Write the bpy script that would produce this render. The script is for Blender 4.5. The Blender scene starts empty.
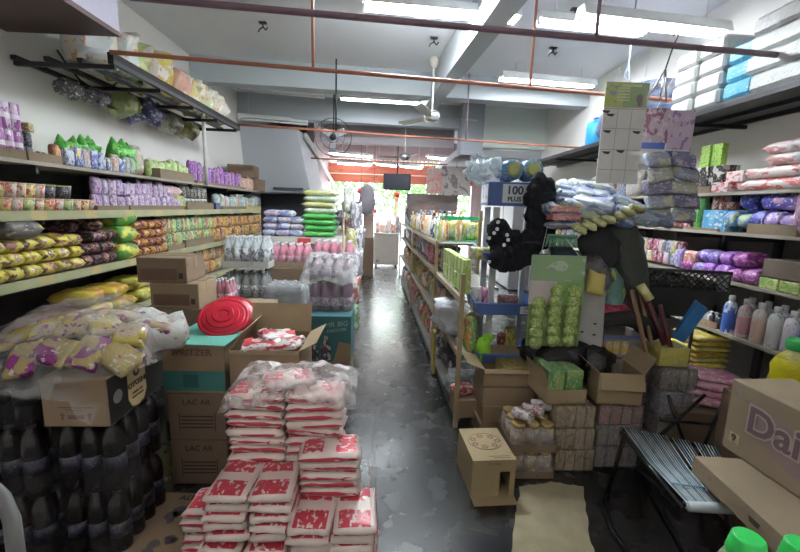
import bpy, math, random
from mathutils import Vector, Matrix, noise as NZ
random.seed(7)
D = bpy.data; SC = bpy.context.scene; COL = SC.collection
PI = math.pi; rnd = random.uniform

# ---------------------------------------------------------------- camera
FPX = 400.0; CAMZ = 1.6
dY = Vector((-15, 68, -400)).normalized()
up = Vector((.03, 1, 0)); up.z = (dY.x*up.x + dY.y*up.y)/-dY.z; up.normalize()
dX = dY.cross(up)
RW = Matrix((dX, dY, up))                    # camera -> world
cam_d = D.cameras.new('camera'); cam_d.sensor_fit = 'HORIZONTAL'; cam_d.sensor_width = 36
cam_d.lens = FPX/800*36; cam_d.clip_start = .02; cam_d.clip_end = 300
cam = D.objects.new('camera', cam_d); COL.objects.link(cam)
cam.matrix_world = Matrix.Translation((0, 0, CAMZ)) @ RW.to_4x4()
SC.camera = cam
SC.view_settings.view_transform = 'Standard'; SC.view_settings.look = 'None'
SC.view_settings.gamma = 1; SC.view_settings.use_curve_mapping = False
SC.view_settings.exposure = 2.75
TUBE = 42.0                                   # strength of a fluorescent tube
w = D.worlds.new('sky'); SC.world = w; w.use_nodes = True
wn = w.node_tree.nodes; wn['Background'].inputs[0].default_value = (.86, .93, 1, 1)
wn['Background'].inputs[1].default_value = 2.0
sun_d = D.lights.new('sun', 'SUN'); sun_d.energy = .6; sun_d.angle = .02
sun = D.objects.new('sun', sun_d); COL.objects.link(sun); sun.rotation_euler = (math.radians(-38), math.radians(12), 0)

def at(px, py, X=None, Y=None, Z=None):       # a photo pixel to a point on a plane of the room
    d = RW @ Vector((px-400, 276-py, -FPX))
    t = Y/d.y if Y is not None else ((Z-CAMZ)/d.z if Z is not None else X/d.x)
    return Vector((d.x*t, d.y*t, CAMZ+d.z*t))
def YL(px): return at(px, 208, X=-2.1).y
def YR(px): return at(px, 208, X=2.5).y

# ---------------------------------------------------------------- materials
MC = {}
def base(name, rough=.6, metal=0, col=(.5, .5, .5)):
    m = D.materials.new(name); m.use_nodes = True
    p = m.node_tree.nodes['Principled BSDF']
    p.inputs['Base Color'].default_value = (*col, 1); p.inputs['Roughness'].default_value = rough
    p.inputs['Metallic'].default_value = metal
    return m, m.node_tree, p
def nd(nt, t, **k):
    n = nt.nodes.new(t)
    for a, b in k.items(): setattr(n, a, b)
    return n
def noise_tex(nt, vec, scale, detail=3):
    n = nd(nt, 'ShaderNodeTexNoise'); n.inputs['Scale'].default_value = scale; n.inputs['Detail'].default_value = detail
    if vec: nt.links.new(vec, n.inputs['Vector'])
    return n.outputs['Fac']
def mix(nt, fac, a, b):
    n = nd(nt, 'ShaderNodeMix', data_type='RGBA')
    for s, v in ((0, fac), (6, a), (7, b)):
        if isinstance(v, (tuple, list)): n.inputs[s].default_value = (*v, 1)
        elif isinstance(v, (int, float)): n.inputs[s].default_value = v
        else: nt.links.new(v, n.inputs[s])
    return n.outputs[2]
def step(nt, v, a, b=None):
    n = nd(nt, 'ShaderNodeMapRange'); n.inputs[1].default_value = a; n.inputs[2].default_value = a+.03 if b is None else b
    nt.links.new(v, n.inputs[0]); return n.outputs[0]
def mth(nt, op, a, b=0.0):
    n = nd(nt, 'ShaderNodeMath', operation=op)
    for i, v in enumerate((a, b)):
        if isinstance(v, (int, float)): n.inputs[i].default_value = v
        else: nt.links.new(v, n.inputs[i])
    return n.outputs[0]
def bump(nt, p, h, s=.3, d=.01):
    b = nd(nt, 'ShaderNodeBump'); b.inputs['Strength'].default_value = s; b.inputs['Distance'].default_value = d
    nt.links.new(h, b.inputs['Height']); nt.links.new(b.outputs[0], p.inputs['Normal'])
def plain(name, col, rough=.55, metal=0, var=.12, scale=9, bmp=0):
    if name in MC: return MC[name]
    m, nt, p = base(name, rough, metal, col)
    tc = nd(nt, 'ShaderNodeTexCoord')
    f = noise_tex(nt, tc.outputs['Object'], scale)
    c = mix(nt, f, tuple(max(0, x*(1-var)) for x in col), tuple(min(1, x*(1+var)) for x in col))
    nt.links.new(c, p.inputs['Base Color'])
    if bmp: bump(nt, p, noise_tex(nt, tc.outputs['Object'], scale*6), bmp)
    MC[name] = m; return m
def pack(name, c1, c2, c3=(.85, .85, .85), s=2.2, rough=.35, band=None, bmp=.35):
    """printed wrapper: ground colour c1, blotches of c2, small print-like flecks of c3, optional band (axis, lo, hi, colour)"""
    if name in MC: return MC[name]
    m, nt, p = base(name, rough)
    tc = nd(nt, 'ShaderNodeTexCoord'); oi = nd(nt, 'ShaderNodeObjectInfo')
    v = nd(nt, 'ShaderNodeVectorMath', operation='MULTIPLY_ADD')
    nt.links.new(oi.outputs['Random'], v.inputs[1]); v.inputs[0].default_value = (9, 5, 7)
    nt.links.new(tc.outputs['Generated'], v.inputs[2])
    V = v.outputs[0]
    s *= 1.5
    a = step(nt, noise_tex(nt, V, s, 1), .53, .56)
    c = mix(nt, a, c1, c2)
    b = step(nt, noise_tex(nt, V, s*3.2, 2), .6, .63)
    c = mix(nt, b, c, c3)
    if s > 3:
        g = step(nt, noise_tex(nt, V, s*4, 3), .62, .66)
        c = mix(nt, g, c, tuple(k*.35 for k in c1))
    if band:
        sx = nd(nt, 'ShaderNodeSeparateXYZ'); nt.links.new(tc.outputs['Generated'], sx.inputs[0])
        z = sx.outputs[band[0]]
        k = mth(nt, 'MULTIPLY', mth(nt, 'GREATER_THAN', z, band[1]), mth(nt, 'LESS_THAN', z, band[2]))
        c = mix(nt, k, c, band[3])
    nt.links.new(c, p.inputs['Base Color'])
    if bmp: bump(nt, p, noise_tex(nt, tc.outputs['Object'], 55, 2), bmp, .004)
    MC[name] = m; return m
def film(name, lo=.12, hi=.5, col=(.85, .88, .9), scale=14, rough=.18):
    """clear plastic: part see-through, part milky, wrinkled"""
    if name in MC: return MC[name]
    m, nt, p = base(name, rough, 0, col)
    tc = nd(nt, 'ShaderNodeTexCoord')
    n = noise_tex(nt, tc.outputs['Object'], scale, 4)
    mr = nd(nt, 'ShaderNodeMapRange'); mr.inputs[1].default_value = .35; mr.inputs[2].default_value = .7
    mr.inputs[3].default_value = lo; mr.inputs[4].default_value = hi
    nt.links.new(n, mr.inputs[0]); nt.links.new(mr.outputs[0], p.inputs['Alpha'])
    bump(nt, p, noise_tex(nt, tc.outputs['Object'], scale*3, 3), .8, .012)
    MC[name] = m; return m
def emit(name, col, s):
    if name in MC: return MC[name]
    m, nt, p = base(name, .5, 0, (.9, .9, .9))
    p.inputs['Emission Color'].default_value = (*col, 1); p.inputs['Emission Strength'].default_value = s
    MC[name] = m; return m
def card(name='kraft', col=(.36, .25, .15), rough=.8, ribs=0):
    if name in MC: return MC[name]
    m, nt, p = base(name, rough)
    tc = nd(nt, 'ShaderNodeTexCoord')
    f = noise_tex(nt, tc.outputs['Object'], 5, 6)
    c = mix(nt, f, tuple(x*.82 for x in col), tuple(min(1, x*1.16) for x in col))
    g = step(nt, noise_tex(nt, tc.outputs['Object'], 22, 3), .66, .8)
    c = mix(nt, g, c, tuple(x*.7 for x in col))
    nt.links.new(c, p.inputs['Base Color'])
    bump(nt, p, noise_tex(nt, tc.outputs['Object'], 60), .15, .003)
    MC[name] = m; return m

# ---------------------------------------------------------------- mesh builder
class MB:
    def __init__(s): s.v = []; s.f = []; s.m = []; s.sm = []
    def add(s, vs, fs, mi=0, smooth=False, M=None):
        o = len(s.v)
        s.v += [tuple(M @ Vector(v)) if M is not None else tuple(v) for v in vs]
        s.f += [tuple(i+o for i in f) for f in fs]; s.m += [mi]*len(fs); s.sm += [smooth]*len(fs)
        return s
    def box(s, c, d, mi=0, rz=0, M=None, bev=0):
        x, y, z = (k/2 for k in d)
        if bev:
            b = bev; vs = []
            rings = [(-z, b), (-z+b, 0), (z-b, 0), (z, b)]
            for zz, r in rings:
                X = x-r; Y = y-r
                vs += [(-X+b*(r == 0), -Y, zz), (X-b*(r == 0), -Y, zz), (X, -Y+b*(r == 0), zz), (X, Y-b*(r == 0), zz),
                       (X-b*(r == 0), Y, zz), (-X+b*(r == 0), Y, zz), (-X, Y-b*(r == 0), zz), (-X, -Y+b*(r == 0), zz)]
            fs = [tuple(range(7, -1, -1)), tuple(range(24, 32))]
            for k in range(3):
                for i in range(8): fs.append((k*8+i, k*8+(i+1) % 8, k*8+8+(i+1) % 8, k*8+8+i))
        else:
            vs = [(a*x, b*y, e*z) for e in (-1, 1) for a, b in ((-1, -1), (1, -1), (1, 1), (-1, 1))]
            fs = [(3, 2, 1, 0), (4, 5, 6, 7), (0, 1, 5, 4), (1, 2, 6, 5), (2, 3, 7, 6), (3, 0, 4, 7)]
        T = Matrix.Translation(c) @ Matrix.Rotation(rz, 4, 'Z')
        return s.add(vs, fs, mi, False, (M @ T) if M is not None else T)
    def b2(s, x0, x1, y0, y1, z0, z1, mi=0):
        return s.box(((x0+x1)/2, (y0+y1)/2, (z0+z1)/2), (abs(x1-x0), abs(y1-y0), abs(z1-z0)), mi)
    def lathe(s, prof, c=(0, 0, 0), n=16, mi=0, M=None, mis=None, smooth=True):
        vs = []; k = len(prof)
        for r, z in prof:
            for i in range(n):
                a = 2*PI*i/n; vs.append((c[0]+r*math.cos(a), c[1]+r*math.sin(a), c[2]+z))
        for j in range(k-1):
            fs = [(j*n+i, j*n+(i+1) % n, (j+1)*n+(i+1) % n, (j+1)*n+i) for i in range(n)]
            s2 = mis[j] if mis else mi
            if j == 0: s.add(vs, fs, s2, smooth, M); o = len(s.v)-len(vs)
            else:
                s.f += [tuple(i+o for i in f) for f in fs]; s.m += [s2]*n; s.sm += [smooth]*n
        s.f.append(tuple(o+i for i in range(n-1, -1, -1))); s.m.append(mis[0] if mis else mi); s.sm.append(False)
        s.f.append(tuple(o+(k-1)*n+i for i in range(n))); s.m.append(mis[-1] if mis else mi); s.sm.append(False)
        return s
    def tube(s, pts, r, n=8, mi=0, caps=True):
        pts = [Vector(p) for p in pts]; k = len(pts); vs = []
        rr = r if isinstance(r, (list, tuple)) else [r]*k
        u = None
        for i, p in enumerate(pts):
            t = (pts[min(i+1, k-1)]-pts[max(i-1, 0)]).normalized()
            if u is None: u = t.orthogonal().normalized()
            u = (u - t*u.dot(t)).normalized(); v = t.cross(u)
            for j in range(n):
                a = 2*PI*j/n; vs.append(p+(u*math.cos(a)+v*math.sin(a))*rr[i])
        fs = [(i*n+j, i*n+(j+1) % n, (i+1)*n+(j+1) % n, (i+1)*n+j) for i in range(k-1) for j in range(n)]
        if caps: fs += [tuple(range(n-1, -1, -1)), tuple(range((k-1)*n, k*n))]
        return s.add(vs, fs, mi, True)
    def pillow(s, d, c=(0, 0, 0), n=7, e=.55, wob=.0, mi=0, M=None, seed=0, pinch=.0, p=4):
        """sealed bag lying flat: x,y extent with puffed top and bottom"""
        x, y, z = (k/2 for k in d); top = []; bot = []
        idx = {}; vs = []; fs = []
        for side in (1, -1):
            for i in range(n+1):
                for j in range(n+1):
                    u = -1+2*i/n; v = -1+2*j/n
                    u = math.copysign(abs(u)**.5, u); v = math.copysign(abs(v)**.5, v)
                    edge = i in (0, n) or j in (0, n)
                    if edge and side == -1: idx[(side, i, j)] = idx[(1, i, j)]; continue
                    h = (max(0, 1-abs(u)**p)*max(0, 1-abs(v)**p))**e if not edge else 0
                    w_ = wob*(NZ.noise(Vector((u*2.3+seed, v*2.3, side*3.1+seed)))) if wob else 0
                    px = x*u*(1-pinch*(v*v)); py = y*v*(1-pinch*.5*(u*u))
                    idx[(side, i, j)] = len(vs)
                    vs.append((c[0]+px+w_*.6*x, c[1]+py+w_*.6*y, c[2]+side*z*h*(1+w_*1.5)))
            for i in range(n):
                for j in range(n):
                    q = (idx[(side, i, j)], idx[(side, i+1, j)], idx[(side, i+1, j+1)], idx[(side, i, j+1)])
                    fs.append(q if side == 1 else q[::-1])
        return s.add(vs, fs, mi, True, M)
    def prism(s, poly, y0, y1, mi=0, M=None):
        """outline in x,z extruded along y"""
        n = len(poly)
        vs = [(x, y0, z) for x, z in poly]+[(x, y1, z) for x, z in poly]
        fs = [tuple(range(n)), tuple(range(2*n-1, n-1, -1))]+[(i, i+n, (i+1) % n+n, (i+1) % n) for i in range(n)]
        return s.add(vs, fs, mi, False, M)
    def ball(s, c, r, n=8, k=6, mi=0, M=None, jit=0, seed=0):
        r = (r, r, r) if not isinstance(r, (tuple, list)) else r
        vs = []; 
        for j in range(1, k):
            for i in range(n):
                a = 2*PI*i/n; b = PI*j/k
                d_ = Vector((math.sin(b)*math.cos(a), math.sin(b)*math.sin(a), math.cos(b)))
                q = 1+jit*NZ.noise(d_*2.2+Vector((seed, seed*.7, 0)))
                vs.append((c[0]+r[0]*d_.x*q, c[1]+r[1]*d_.y*q, c[2]+r[2]*d_.z*q))
        vs += [(c[0], c[1], c[2]+r[2]), (c[0], c[1], c[2]-r[2])]
        T = len(vs)-2; fs = []
        for j in range(k-2):
            for i in range(n): fs.append((j*n+i, (j+1)*n+i, (j+1)*n+(i+1) % n, j*n+(i+1) % n))
        for i in range(n): fs.append((T, i, (i+1) % n)); fs.append((T+1, (k-2)*n+(i+1) % n, (k-2)*n+i))
        return s.add(vs, fs, mi, True, M)
    def sheet(s, fn, nu, nv, mi=0, th=0):
        vs = [fn(i/nu, j/nv) for i in range(nu+1) for j in range(nv+1)]
        fs = [(i*(nv+1)+j, (i+1)*(nv+1)+j, (i+1)*(nv+1)+j+1, i*(nv+1)+j+1) for i in range(nu) for j in range(nv)]
        return s.add(vs, fs, mi, True)
    def build(s, name, mats, parent=None, loc=None, rot=None):
        me = D.meshes.new(name); me.from_pydata(s.v, [], s.f)
        if not isinstance(mats, (list, tuple)): mats = [mats]
        for m in mats: me.materials.append(m)
        me.polygons.foreach_set('material_index', s.m); me.polygons.foreach_set('use_smooth', s.sm); me.update()
        o = D.objects.new(name, me); COL.objects.link(o)
        if parent: o.parent = parent
        if loc is not None: o.location = loc
        if rot is not None: o.rotation_euler = tuple(rot) if hasattr(rot, '__len__') else (0, 0, rot)
        return o

def tag(o, label=None, cat=None, group=None, kind=None):
    if label: o['label'] = label
    if cat: o['category'] = cat
    if group: o['group'] = group
    if kind: o['kind'] = kind
    return o
def thing(name, label, cat, loc=(0, 0, 0), rot=0, group=None):
    o = D.objects.new(name, None); COL.objects.link(o); o.location = loc
    o.rotation_euler = tuple(rot) if hasattr(rot, '__len__') else (0, 0, rot); o.empty_display_size = .05
    return tag(o, label, cat, group)
KIDS = {}
def dup(o, loc, rot=0, label=None, group=None, scale=None):
    r = o.copy(); COL.objects.link(r); r.location = loc
    r.rotation_euler = tuple(rot) if hasattr(rot, '__len__') else (0, 0, rot)
    if scale: r.scale = scale if isinstance(scale, tuple) else (scale,)*3
    if label: r['label'] = label
    if group: r['group'] = group
    for ch in list(o.children):
        if ch.get('category'): continue
        c = ch.copy(); COL.objects.link(c); c.parent = r
        for g in ch.children:
            d = g.copy(); COL.objects.link(d); d.parent = c
    return r
PROTO = []
class Kind:
    """one of a kind: the first placement moves the original, later ones copy it"""
    def __init__(s, root, w=.1, fit=False): s.r = root; s.used = False; s.w = w; s.fit = fit; PROTO.append(s)
    def put(s, loc, rot=0, label=None, group=None, scale=None):
        if s.used: return dup(s.r, loc, rot, label, group, scale)
        s.used = True; r = s.r; r.location = loc
        r.rotation_euler = tuple(rot) if hasattr(rot, '__len__') else (0, 0, rot)
        if scale: r.scale = scale if isinstance(scale, tuple) else (scale,)*3
        if label: r['label'] = label
        if group: r['group'] = group
        return r
NUM = ['first', 'second', 'third', 'fourth', 'fifth', 'sixth', 'seventh', 'eighth', 'ninth', 'tenth', 'eleventh', 'twelfth', 'thirteenth',
       'fourteenth', 'fifteenth', 'sixteenth']
def nth(i, n, a='left', b='right'):
    if n == 1: return 'the only one'
    if i == 0: return a+'most'
    if i == n-1: return b+'most'
    if i <= (n-1)/2: return NUM[i]+' from the '+a
    return NUM[n-1-i]+' from the '+b
def tier(k, n):
    if n == 1: return ''
    if n == 2: return ('lower row', 'upper row')[k]
    if n == 3: return ('bottom row', 'middle row', 'top row')[k]
    return NUM[k]+' layer up'
def struct(name, mb, m, **k):
    o = mb.build(name, m, **k); o['kind'] = 'structure'; return o
def text(s, size, M, mat, parent, name='lettering', ext=.0012, bold=.0, al='CENTER'):
    cu = D.curves.new('t', 'FONT'); cu.body = s; cu.size = size; cu.extrude = ext; cu.align_x = al; cu.align_y = 'CENTER'; cu.offset = bold
    cu.resolution_u = 3
    t = D.objects.new('t', cu); COL.objects.link(t)
    me = D.meshes.new_from_object(t); D.objects.remove(t); D.curves.remove(cu)
    me.name = name; me.materials.clear(); me.materials.append(mat)
    me.transform(M)
    o = D.objects.new(name, me); COL.objects.link(o); o.parent = parent
    return o
def face(origin, right, upv):
    """matrix whose x,y lie along right, up on a surface"""
    r = Vector(right).normalized(); u = Vector(upv).normalized(); n = r.cross(u)
    M = Matrix((r, u, n)).transposed().to_4x4(); M.translation = Vector(origin)+n*.0015
    return M

# ---- palette
kraft = card('kraft', (.30, .21, .13)); kraft_pale = card('kraft_pale', (.22, .165, .105)); kraft_dark = card('kraft_dark', (.22, .15, .1))
kraft_in = card('kraft_inside', (.36, .27, .16))
white_metal = plain('white_metal', (.62, .62, .58), .4); black_plastic = plain('black_plastic', (.012, .012, .014), .4)
dark_metal = plain('dark_metal', (.035, .035, .038), .45, .5); rust = plain('rust_pipe', (.42, .15, .09), .5, 0, .3, 14)
rust_violet = plain('violet_pipe', (.20, .12, .15), .5, 0, .2, 14)
tan_metal = plain('tan_metal', (.32, .24, .13), .5); white_pl = plain('white_plastic', (.72, .72, .72), .35)
ink = plain('printing_ink', (.05, .035, .03), .7); ink_brown = plain('brown_ink', (.17, .09, .06), .7)
clear = film('clear_film'); milky = film('milky_film', .3, .75, (.85, .87, .88), 9); thin_film = film('thin_film', .05, .3)
# ================================================================ THE SETTING
def wall_mat(name, col, stain=.12):
    m, nt, p = base(name, .75)
    tc = nd(nt, 'ShaderNodeTexCoord')
    f = noise_tex(nt, tc.outputs['Object'], 1.1, 5)
    c = mix(nt, f, tuple(x*(1-stain) for x in col), tuple(min(1, x*(1+stain)) for x in col))
    nt.links.new(c, p.inputs['Base Color'])
    bump(nt, p, noise_tex(nt, tc.outputs['Object'], 30, 4), .12, .01)
    return m
W_wall = wall_mat('painted_wall', (.84, .82, .78), .05); W_ceil = wall_mat('ceiling_paint', (.78, .79, .82), .05); W_beam = wall_mat('beam_paint', (.44, .48, .50))
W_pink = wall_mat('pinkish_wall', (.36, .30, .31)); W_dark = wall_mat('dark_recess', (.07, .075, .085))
# floor: worn dark cement with scuffs and pale wear
m, nt, p = base('worn_cement', .3); tc = nd(nt, 'ShaderNodeTexCoord'); V = tc.outputs['Object']
n1 = noise_tex(nt, V, 1.6, 6); n2 = noise_tex(nt, V, 7, 5); n3 = noise_tex(nt, V, 34, 2)
c = mix(nt, step(nt, n1, .35, .7), (.012, .0122, .0125), (.030, .030, .031))
c = mix(nt, mth(nt, 'MULTIPLY', step(nt, n2, .5, .85), .3), c, (.075, .075, .078))
c = mix(nt, mth(nt, 'MULTIPLY', step(nt, n3, .70, .78), .5), c, (.012, .012, .013))
nt.links.new(c, p.inputs['Base Color'])
r = nd(nt, 'ShaderNodeMapRange'); r.inputs[3].default_value = .2; r.inputs[4].default_value = .33; nt.links.new(n2, r.inputs[0]); nt.links.new(r.outputs[0], p.inputs['Roughness'])
bump(nt, p, n2, .06, .01); p.inputs['Coat Weight'].default_value = .7; p.inputs['Coat Roughness'].default_value = .22
W_floor = m
struct('floor', MB().b2(-2.8, 3.2, -1.6, 12.4, -.1, 0), W_floor)
struct('wall_left', MB().b2(-2.8, -2.6, -1.6, 12.4, 0, 3.7), W_wall)
struct('wall_right', MB().b2(3.0, 3.2, -1.6, 12.4, 0, 3.7), W_wall)
struct('wall_back', MB().b2(-2.8, 3.2, -1.8, -1.6, 0, 3.7), W_wall)
struct('ceiling', MB().b2(-2.8, 3.2, -1.8, 12.4, 3.5, 3.7), W_ceil)
CR = math.radians(5)                           # the beams and pipes cross the room at a slight angle
def crossbox(name, x0, x1, y, dy, z0, z1, m, struct_=True):
    L = (x1-x0)/math.cos(CR); cx = (x0+x1)/2
    mb = MB().box((0, 0, 0), (L, dy, z1-z0))
    o = mb.build(name, m, loc=(cx, y+(cx)*math.tan(CR), (z0+z1)/2), rot=CR)
    if struct_: o['kind'] = 'structure'
    return o
crossbox('trim_1', -2.6, 3.0, 6.05, .22, 3.18, 3.5, W_beam)
crossbox('trim_2', -2.6, 3.0, 7.75, .22, 3.10, 3.5, W_beam)
# beam running down the room, slightly askew
a0 = at(490, 31, Z=3.15); a1 = at(428, 111, Z=3.15)
dv = (a1-a0).normalized(); s0 = a0-dv*5.0; s1 = a1+dv*.2
mb = MB(); pr = Vector((dv.y, -dv.x, 0))*.10
vs = [s0-pr, s0+pr, s1+pr, s1-pr]
mb.add([(v.x, v.y, 3.15) for v in vs]+[(v.x, v.y, 3.5) for v in vs], [(3, 2, 1, 0), (4, 5, 6, 7), (0, 1, 5, 4), (1, 2, 6, 5), (2, 3, 7, 6), (3, 0, 4, 7)])
struct('trim_3', mb, W_beam)
# right-hand beam end with a pale upper panel, then the lower ceiling of the shop front
mb = MB().b2(1.35, 1.75, 7.5, 7.9, 2.6, 3.5); struct('trim_4', mb, wall_mat('grey_column', (.30, .32, .36)))
mb = MB().b2(1.78, 3.0, 7.75, 7.9, 2.78, 3.5); struct('trim_5', mb, wall_mat('pale_green_panel', (.66, .74, .70)))
struct('trim_6', MB().b2(-1.3, 1.35, 8.3, 8.5, 2.85, 3.5), wall_mat('mauve_beam', (.42, .38, .40)))
struct('trim_7', MB().b2(1.35, 3.0, 7.9, 12, 2.62, 2.75), wall_mat('grey_soffit', (.38, .40, .42)))
# underside of the stair, dark recess below
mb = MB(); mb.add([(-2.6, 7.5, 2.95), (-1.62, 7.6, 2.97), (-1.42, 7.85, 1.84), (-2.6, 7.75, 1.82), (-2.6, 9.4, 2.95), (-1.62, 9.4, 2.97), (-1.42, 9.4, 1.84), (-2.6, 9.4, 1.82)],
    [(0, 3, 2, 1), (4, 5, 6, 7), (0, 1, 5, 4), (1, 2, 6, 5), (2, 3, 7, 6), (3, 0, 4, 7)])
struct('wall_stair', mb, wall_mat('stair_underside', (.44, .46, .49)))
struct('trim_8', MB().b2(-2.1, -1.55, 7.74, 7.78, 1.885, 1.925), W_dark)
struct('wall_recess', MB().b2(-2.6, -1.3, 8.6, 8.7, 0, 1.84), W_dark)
struct('wall_landing', MB().b2(-1.78, -1.62, 9.4, 12.2, 0, 3.5), W_pink)
struct('wall_front_left', MB().b2(-2.8, -1.7, 12.0, 12.2, 0, 3.5), W_pink)
struct('wall_front_right', MB().b2(2.55, 3.2, 12.0, 12.2, 0, 3.5), W_pink)
struct('wall_front_lintel', MB().b2(-1.7, 2.55, 12.0, 12.2, 2.95, 3.5), W_pink)
struct('trim_9', MB().b2(1.95, 2.1, 11.95, 12.1, 0, 2.95), plain('orange_post', (.75, .22, .1), .5))
# bare concrete patch on the floor
def rag(pts, z): 
    out = []
    n = len(pts)
    for i in range(n):
        a = pts[i]; b = pts[(i+1) % n]
        for k in range(7):
            t = k/7; q = a.lerp(b, t); out.append((q.x+rnd(-.008, .008), q.y+rnd(-.008, .008), z))
    return out
pp = [at(x, y, Z=0) for x, y in ((508, 575), (597, 575), (589, 530), (583, 487), (552, 482), (520, 487), (516, 520))]
rv = rag(pp, .0015)
struct('floor', MB().add(rv, [tuple(range(len(rv)-1, -1, -1))]), plain('bare_patch', (.38, .33, .21), .8, 0, .3, 9, .2))
# outside
struct('ground', MB().b2(-30, 30, 12.4, 60, -.12, -.02), plain('street', (.45, .44, .42), .8))
leafm = plain('leaves', (.10, .22, .05), .6, 0, .35, 3)
def tree(x, y, h, r, label, n=1500):
    t = thing('tree', label, 'tree', (x, y, -.02), 0, 'trees across the street')
    mb = MB().tube([(0, 0, 0), (.05, 0, h*.4), (0, .05, h*.7)], [.16, .12, .06]); mb.build('trunk', plain('bark', (.2, .14, .09), .8), t)
    mb = MB()
    for k in range(n):
        d = Vector((random.gauss(0, 1), random.gauss(0, 1), random.gauss(0, 1))).normalized()*r*rnd(.45, 1)*(1+.25*NZ.noise(Vector((k*.1, 0, 0))))
        c = Vector((0, 0, h*.62))+Vector((d.x, d.y, d.z*h*.42/r)); s = rnd(.10, .2)
        a = Vector((rnd(-1, 1), rnd(-1, 1), rnd(-1, 1))).normalized()*s; b = a.orthogonal().normalized()*s*.6
        mb.add([c-a, c+b, c+a, c-b], [(0, 1, 2, 3)])
    mb.build('crown', leafm, t)
for i, (x, y, h, r, l) in enumerate(((-3.6, 21, 5.6, 2.3, 'bright green leafy tree seen left through the shop front'), (.6, 23, 6, 2.6, 'green leafy tree seen beyond the chest freezer'),
        (5.2, 22, 5.4, 2.4, 'green leafy tree seen right through the shop front'), (2.9, 26, 6.4, 2.4, 'hazy green tree behind the others outside'))): tree(x, y, h, r, l)

# ---------------------------------------------------------------- ceiling lights
tube_on = emit('tube_glow', (.88, .95, 1), TUBE); tube_far = emit('far_tube_glow', (.95, .95, 1), TUBE*.22); tube_mid = emit('mid_tube_glow', (.88, .95, 1), TUBE*.38); tube_off = plain('tube_off', (.7, .72, .7), .3); batten = plain('batten', (.78, .8, .8), .4)
def lamp(c, L, label, on=True, rz=CR, drop=.06, twin=False, tm=None, lip=.012):
    t = thing('fluorescent_light', label, 'ceiling light', c, rz, 'fluorescent tube lights')
    MB().prism([(-.085, -lip), (-.05, .004), (.05, .004), (.085, -lip), (.05, drop-.005), (-.05, drop-.005)], -L/2, L/2, M=Matrix.Rotation(PI/2, 4, 'Z')).build('batten', batten, t)
    ys = (-.045, .045) if twin else (0,)
    for y in ys:
        MB().tube([(-L/2+.03, y, -.03), (L/2-.03, y, -.03)], .017).build('tube', (tm or tube_on) if on else tube_off, t)
    for sx in (-.35, .35): MB().tube([(sx*L, 0, drop-.01), (sx*L, 0, 3.497-c[2])], .004, 6).build('suspension_rod', white_metal, t)
    for sx in (-1, 1): MB().box((sx*(L/2-.015), 0, -.018), (.028, .05+.09*twin, .05)).build('end_holder', white_pl, t)
    return t
def lamp_px(a, b, Z, label, on=True, **k):
    p = at(*a, Z=Z); q = at(*b, Z=Z); c = (p+q)/2; v = q-p
    return lamp((c.x, c.y, Z+.02), v.length, label, on, math.atan2(v.y, v.x), **k)
lamp_px((362, 5), (519, 19), 3.32, 'lit fluorescent tube at the top centre of the ceiling', twin=True, lip=.025, tm=emit('bright_tube_glow', (.88, .95, 1), TUBE*1.35))
lamp_px((538, 21), (645, 33), 3.32, 'lit fluorescent tube just right of the ceiling beam', tm=tube_mid, lip=.03)
lamp_px((580, 16), (725, 33), 3.14, 'long lit fluorescent tube nearest the right wall', tm=tube_far, lip=.035)
lamp_px((501, 78), (594, 86), 3.30, 'lit fluorescent tube above the grey display card', tm=tube_mid, lip=.035)
lamp_px((340, 98), (420, 103), 3.28, 'lit fluorescent tube in the middle of the ceiling', tm=tube_mid, lip=.035)
lamp_px((238, 89), (325, 97), 3.28, 'unlit fluorescent batten on the first beam', on=False)
lamp_px((238, 118), (308, 124), 3.05, 'unlit fluorescent batten over the stair', on=False)
lamp_px((329, 153), (373, 157), 2.98, 'lit fluorescent tube near the hanging television', tm=tube_far)
lamp_px((337, 163), (372, 165), 2.68, 'lit fluorescent tube over the orange sign, left one', tm=tube_far)
lamp_px((376, 164), (397, 166), 2.68, 'short lit fluorescent tube directly above the television', tm=tube_far)
lamp_px((400, 166), (422, 168), 2.68, 'short lit fluorescent tube right of the television', tm=tube_far)
lamp_px((427, 157), (457, 160), 2.95, 'lit fluorescent tube above the hanging banners', tm=tube_far)

tube_fill = emit('fill_tube_glow', (1, .96, .9), TUBE*.14)  # weak glow for the added fill tubes behind the camera
lamp((0, .5, 3.3), 1.25, 'added unseen fluorescent tube over the near end of the aisle', tm=emit('near_fill_glow', (.95, .97, 1), TUBE*.12)); lamp((-1.5, -.7, 3.1), 1.25, 'added unseen fluorescent tube behind the camera, left side', tm=tube_fill); lamp((1.6, -.7, 3.1), 1.25, 'added unseen fluorescent tube behind the camera, right side', tm=tube_fill)  # unseen tubes, added to brighten near walls and whatever faces the camera

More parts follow.
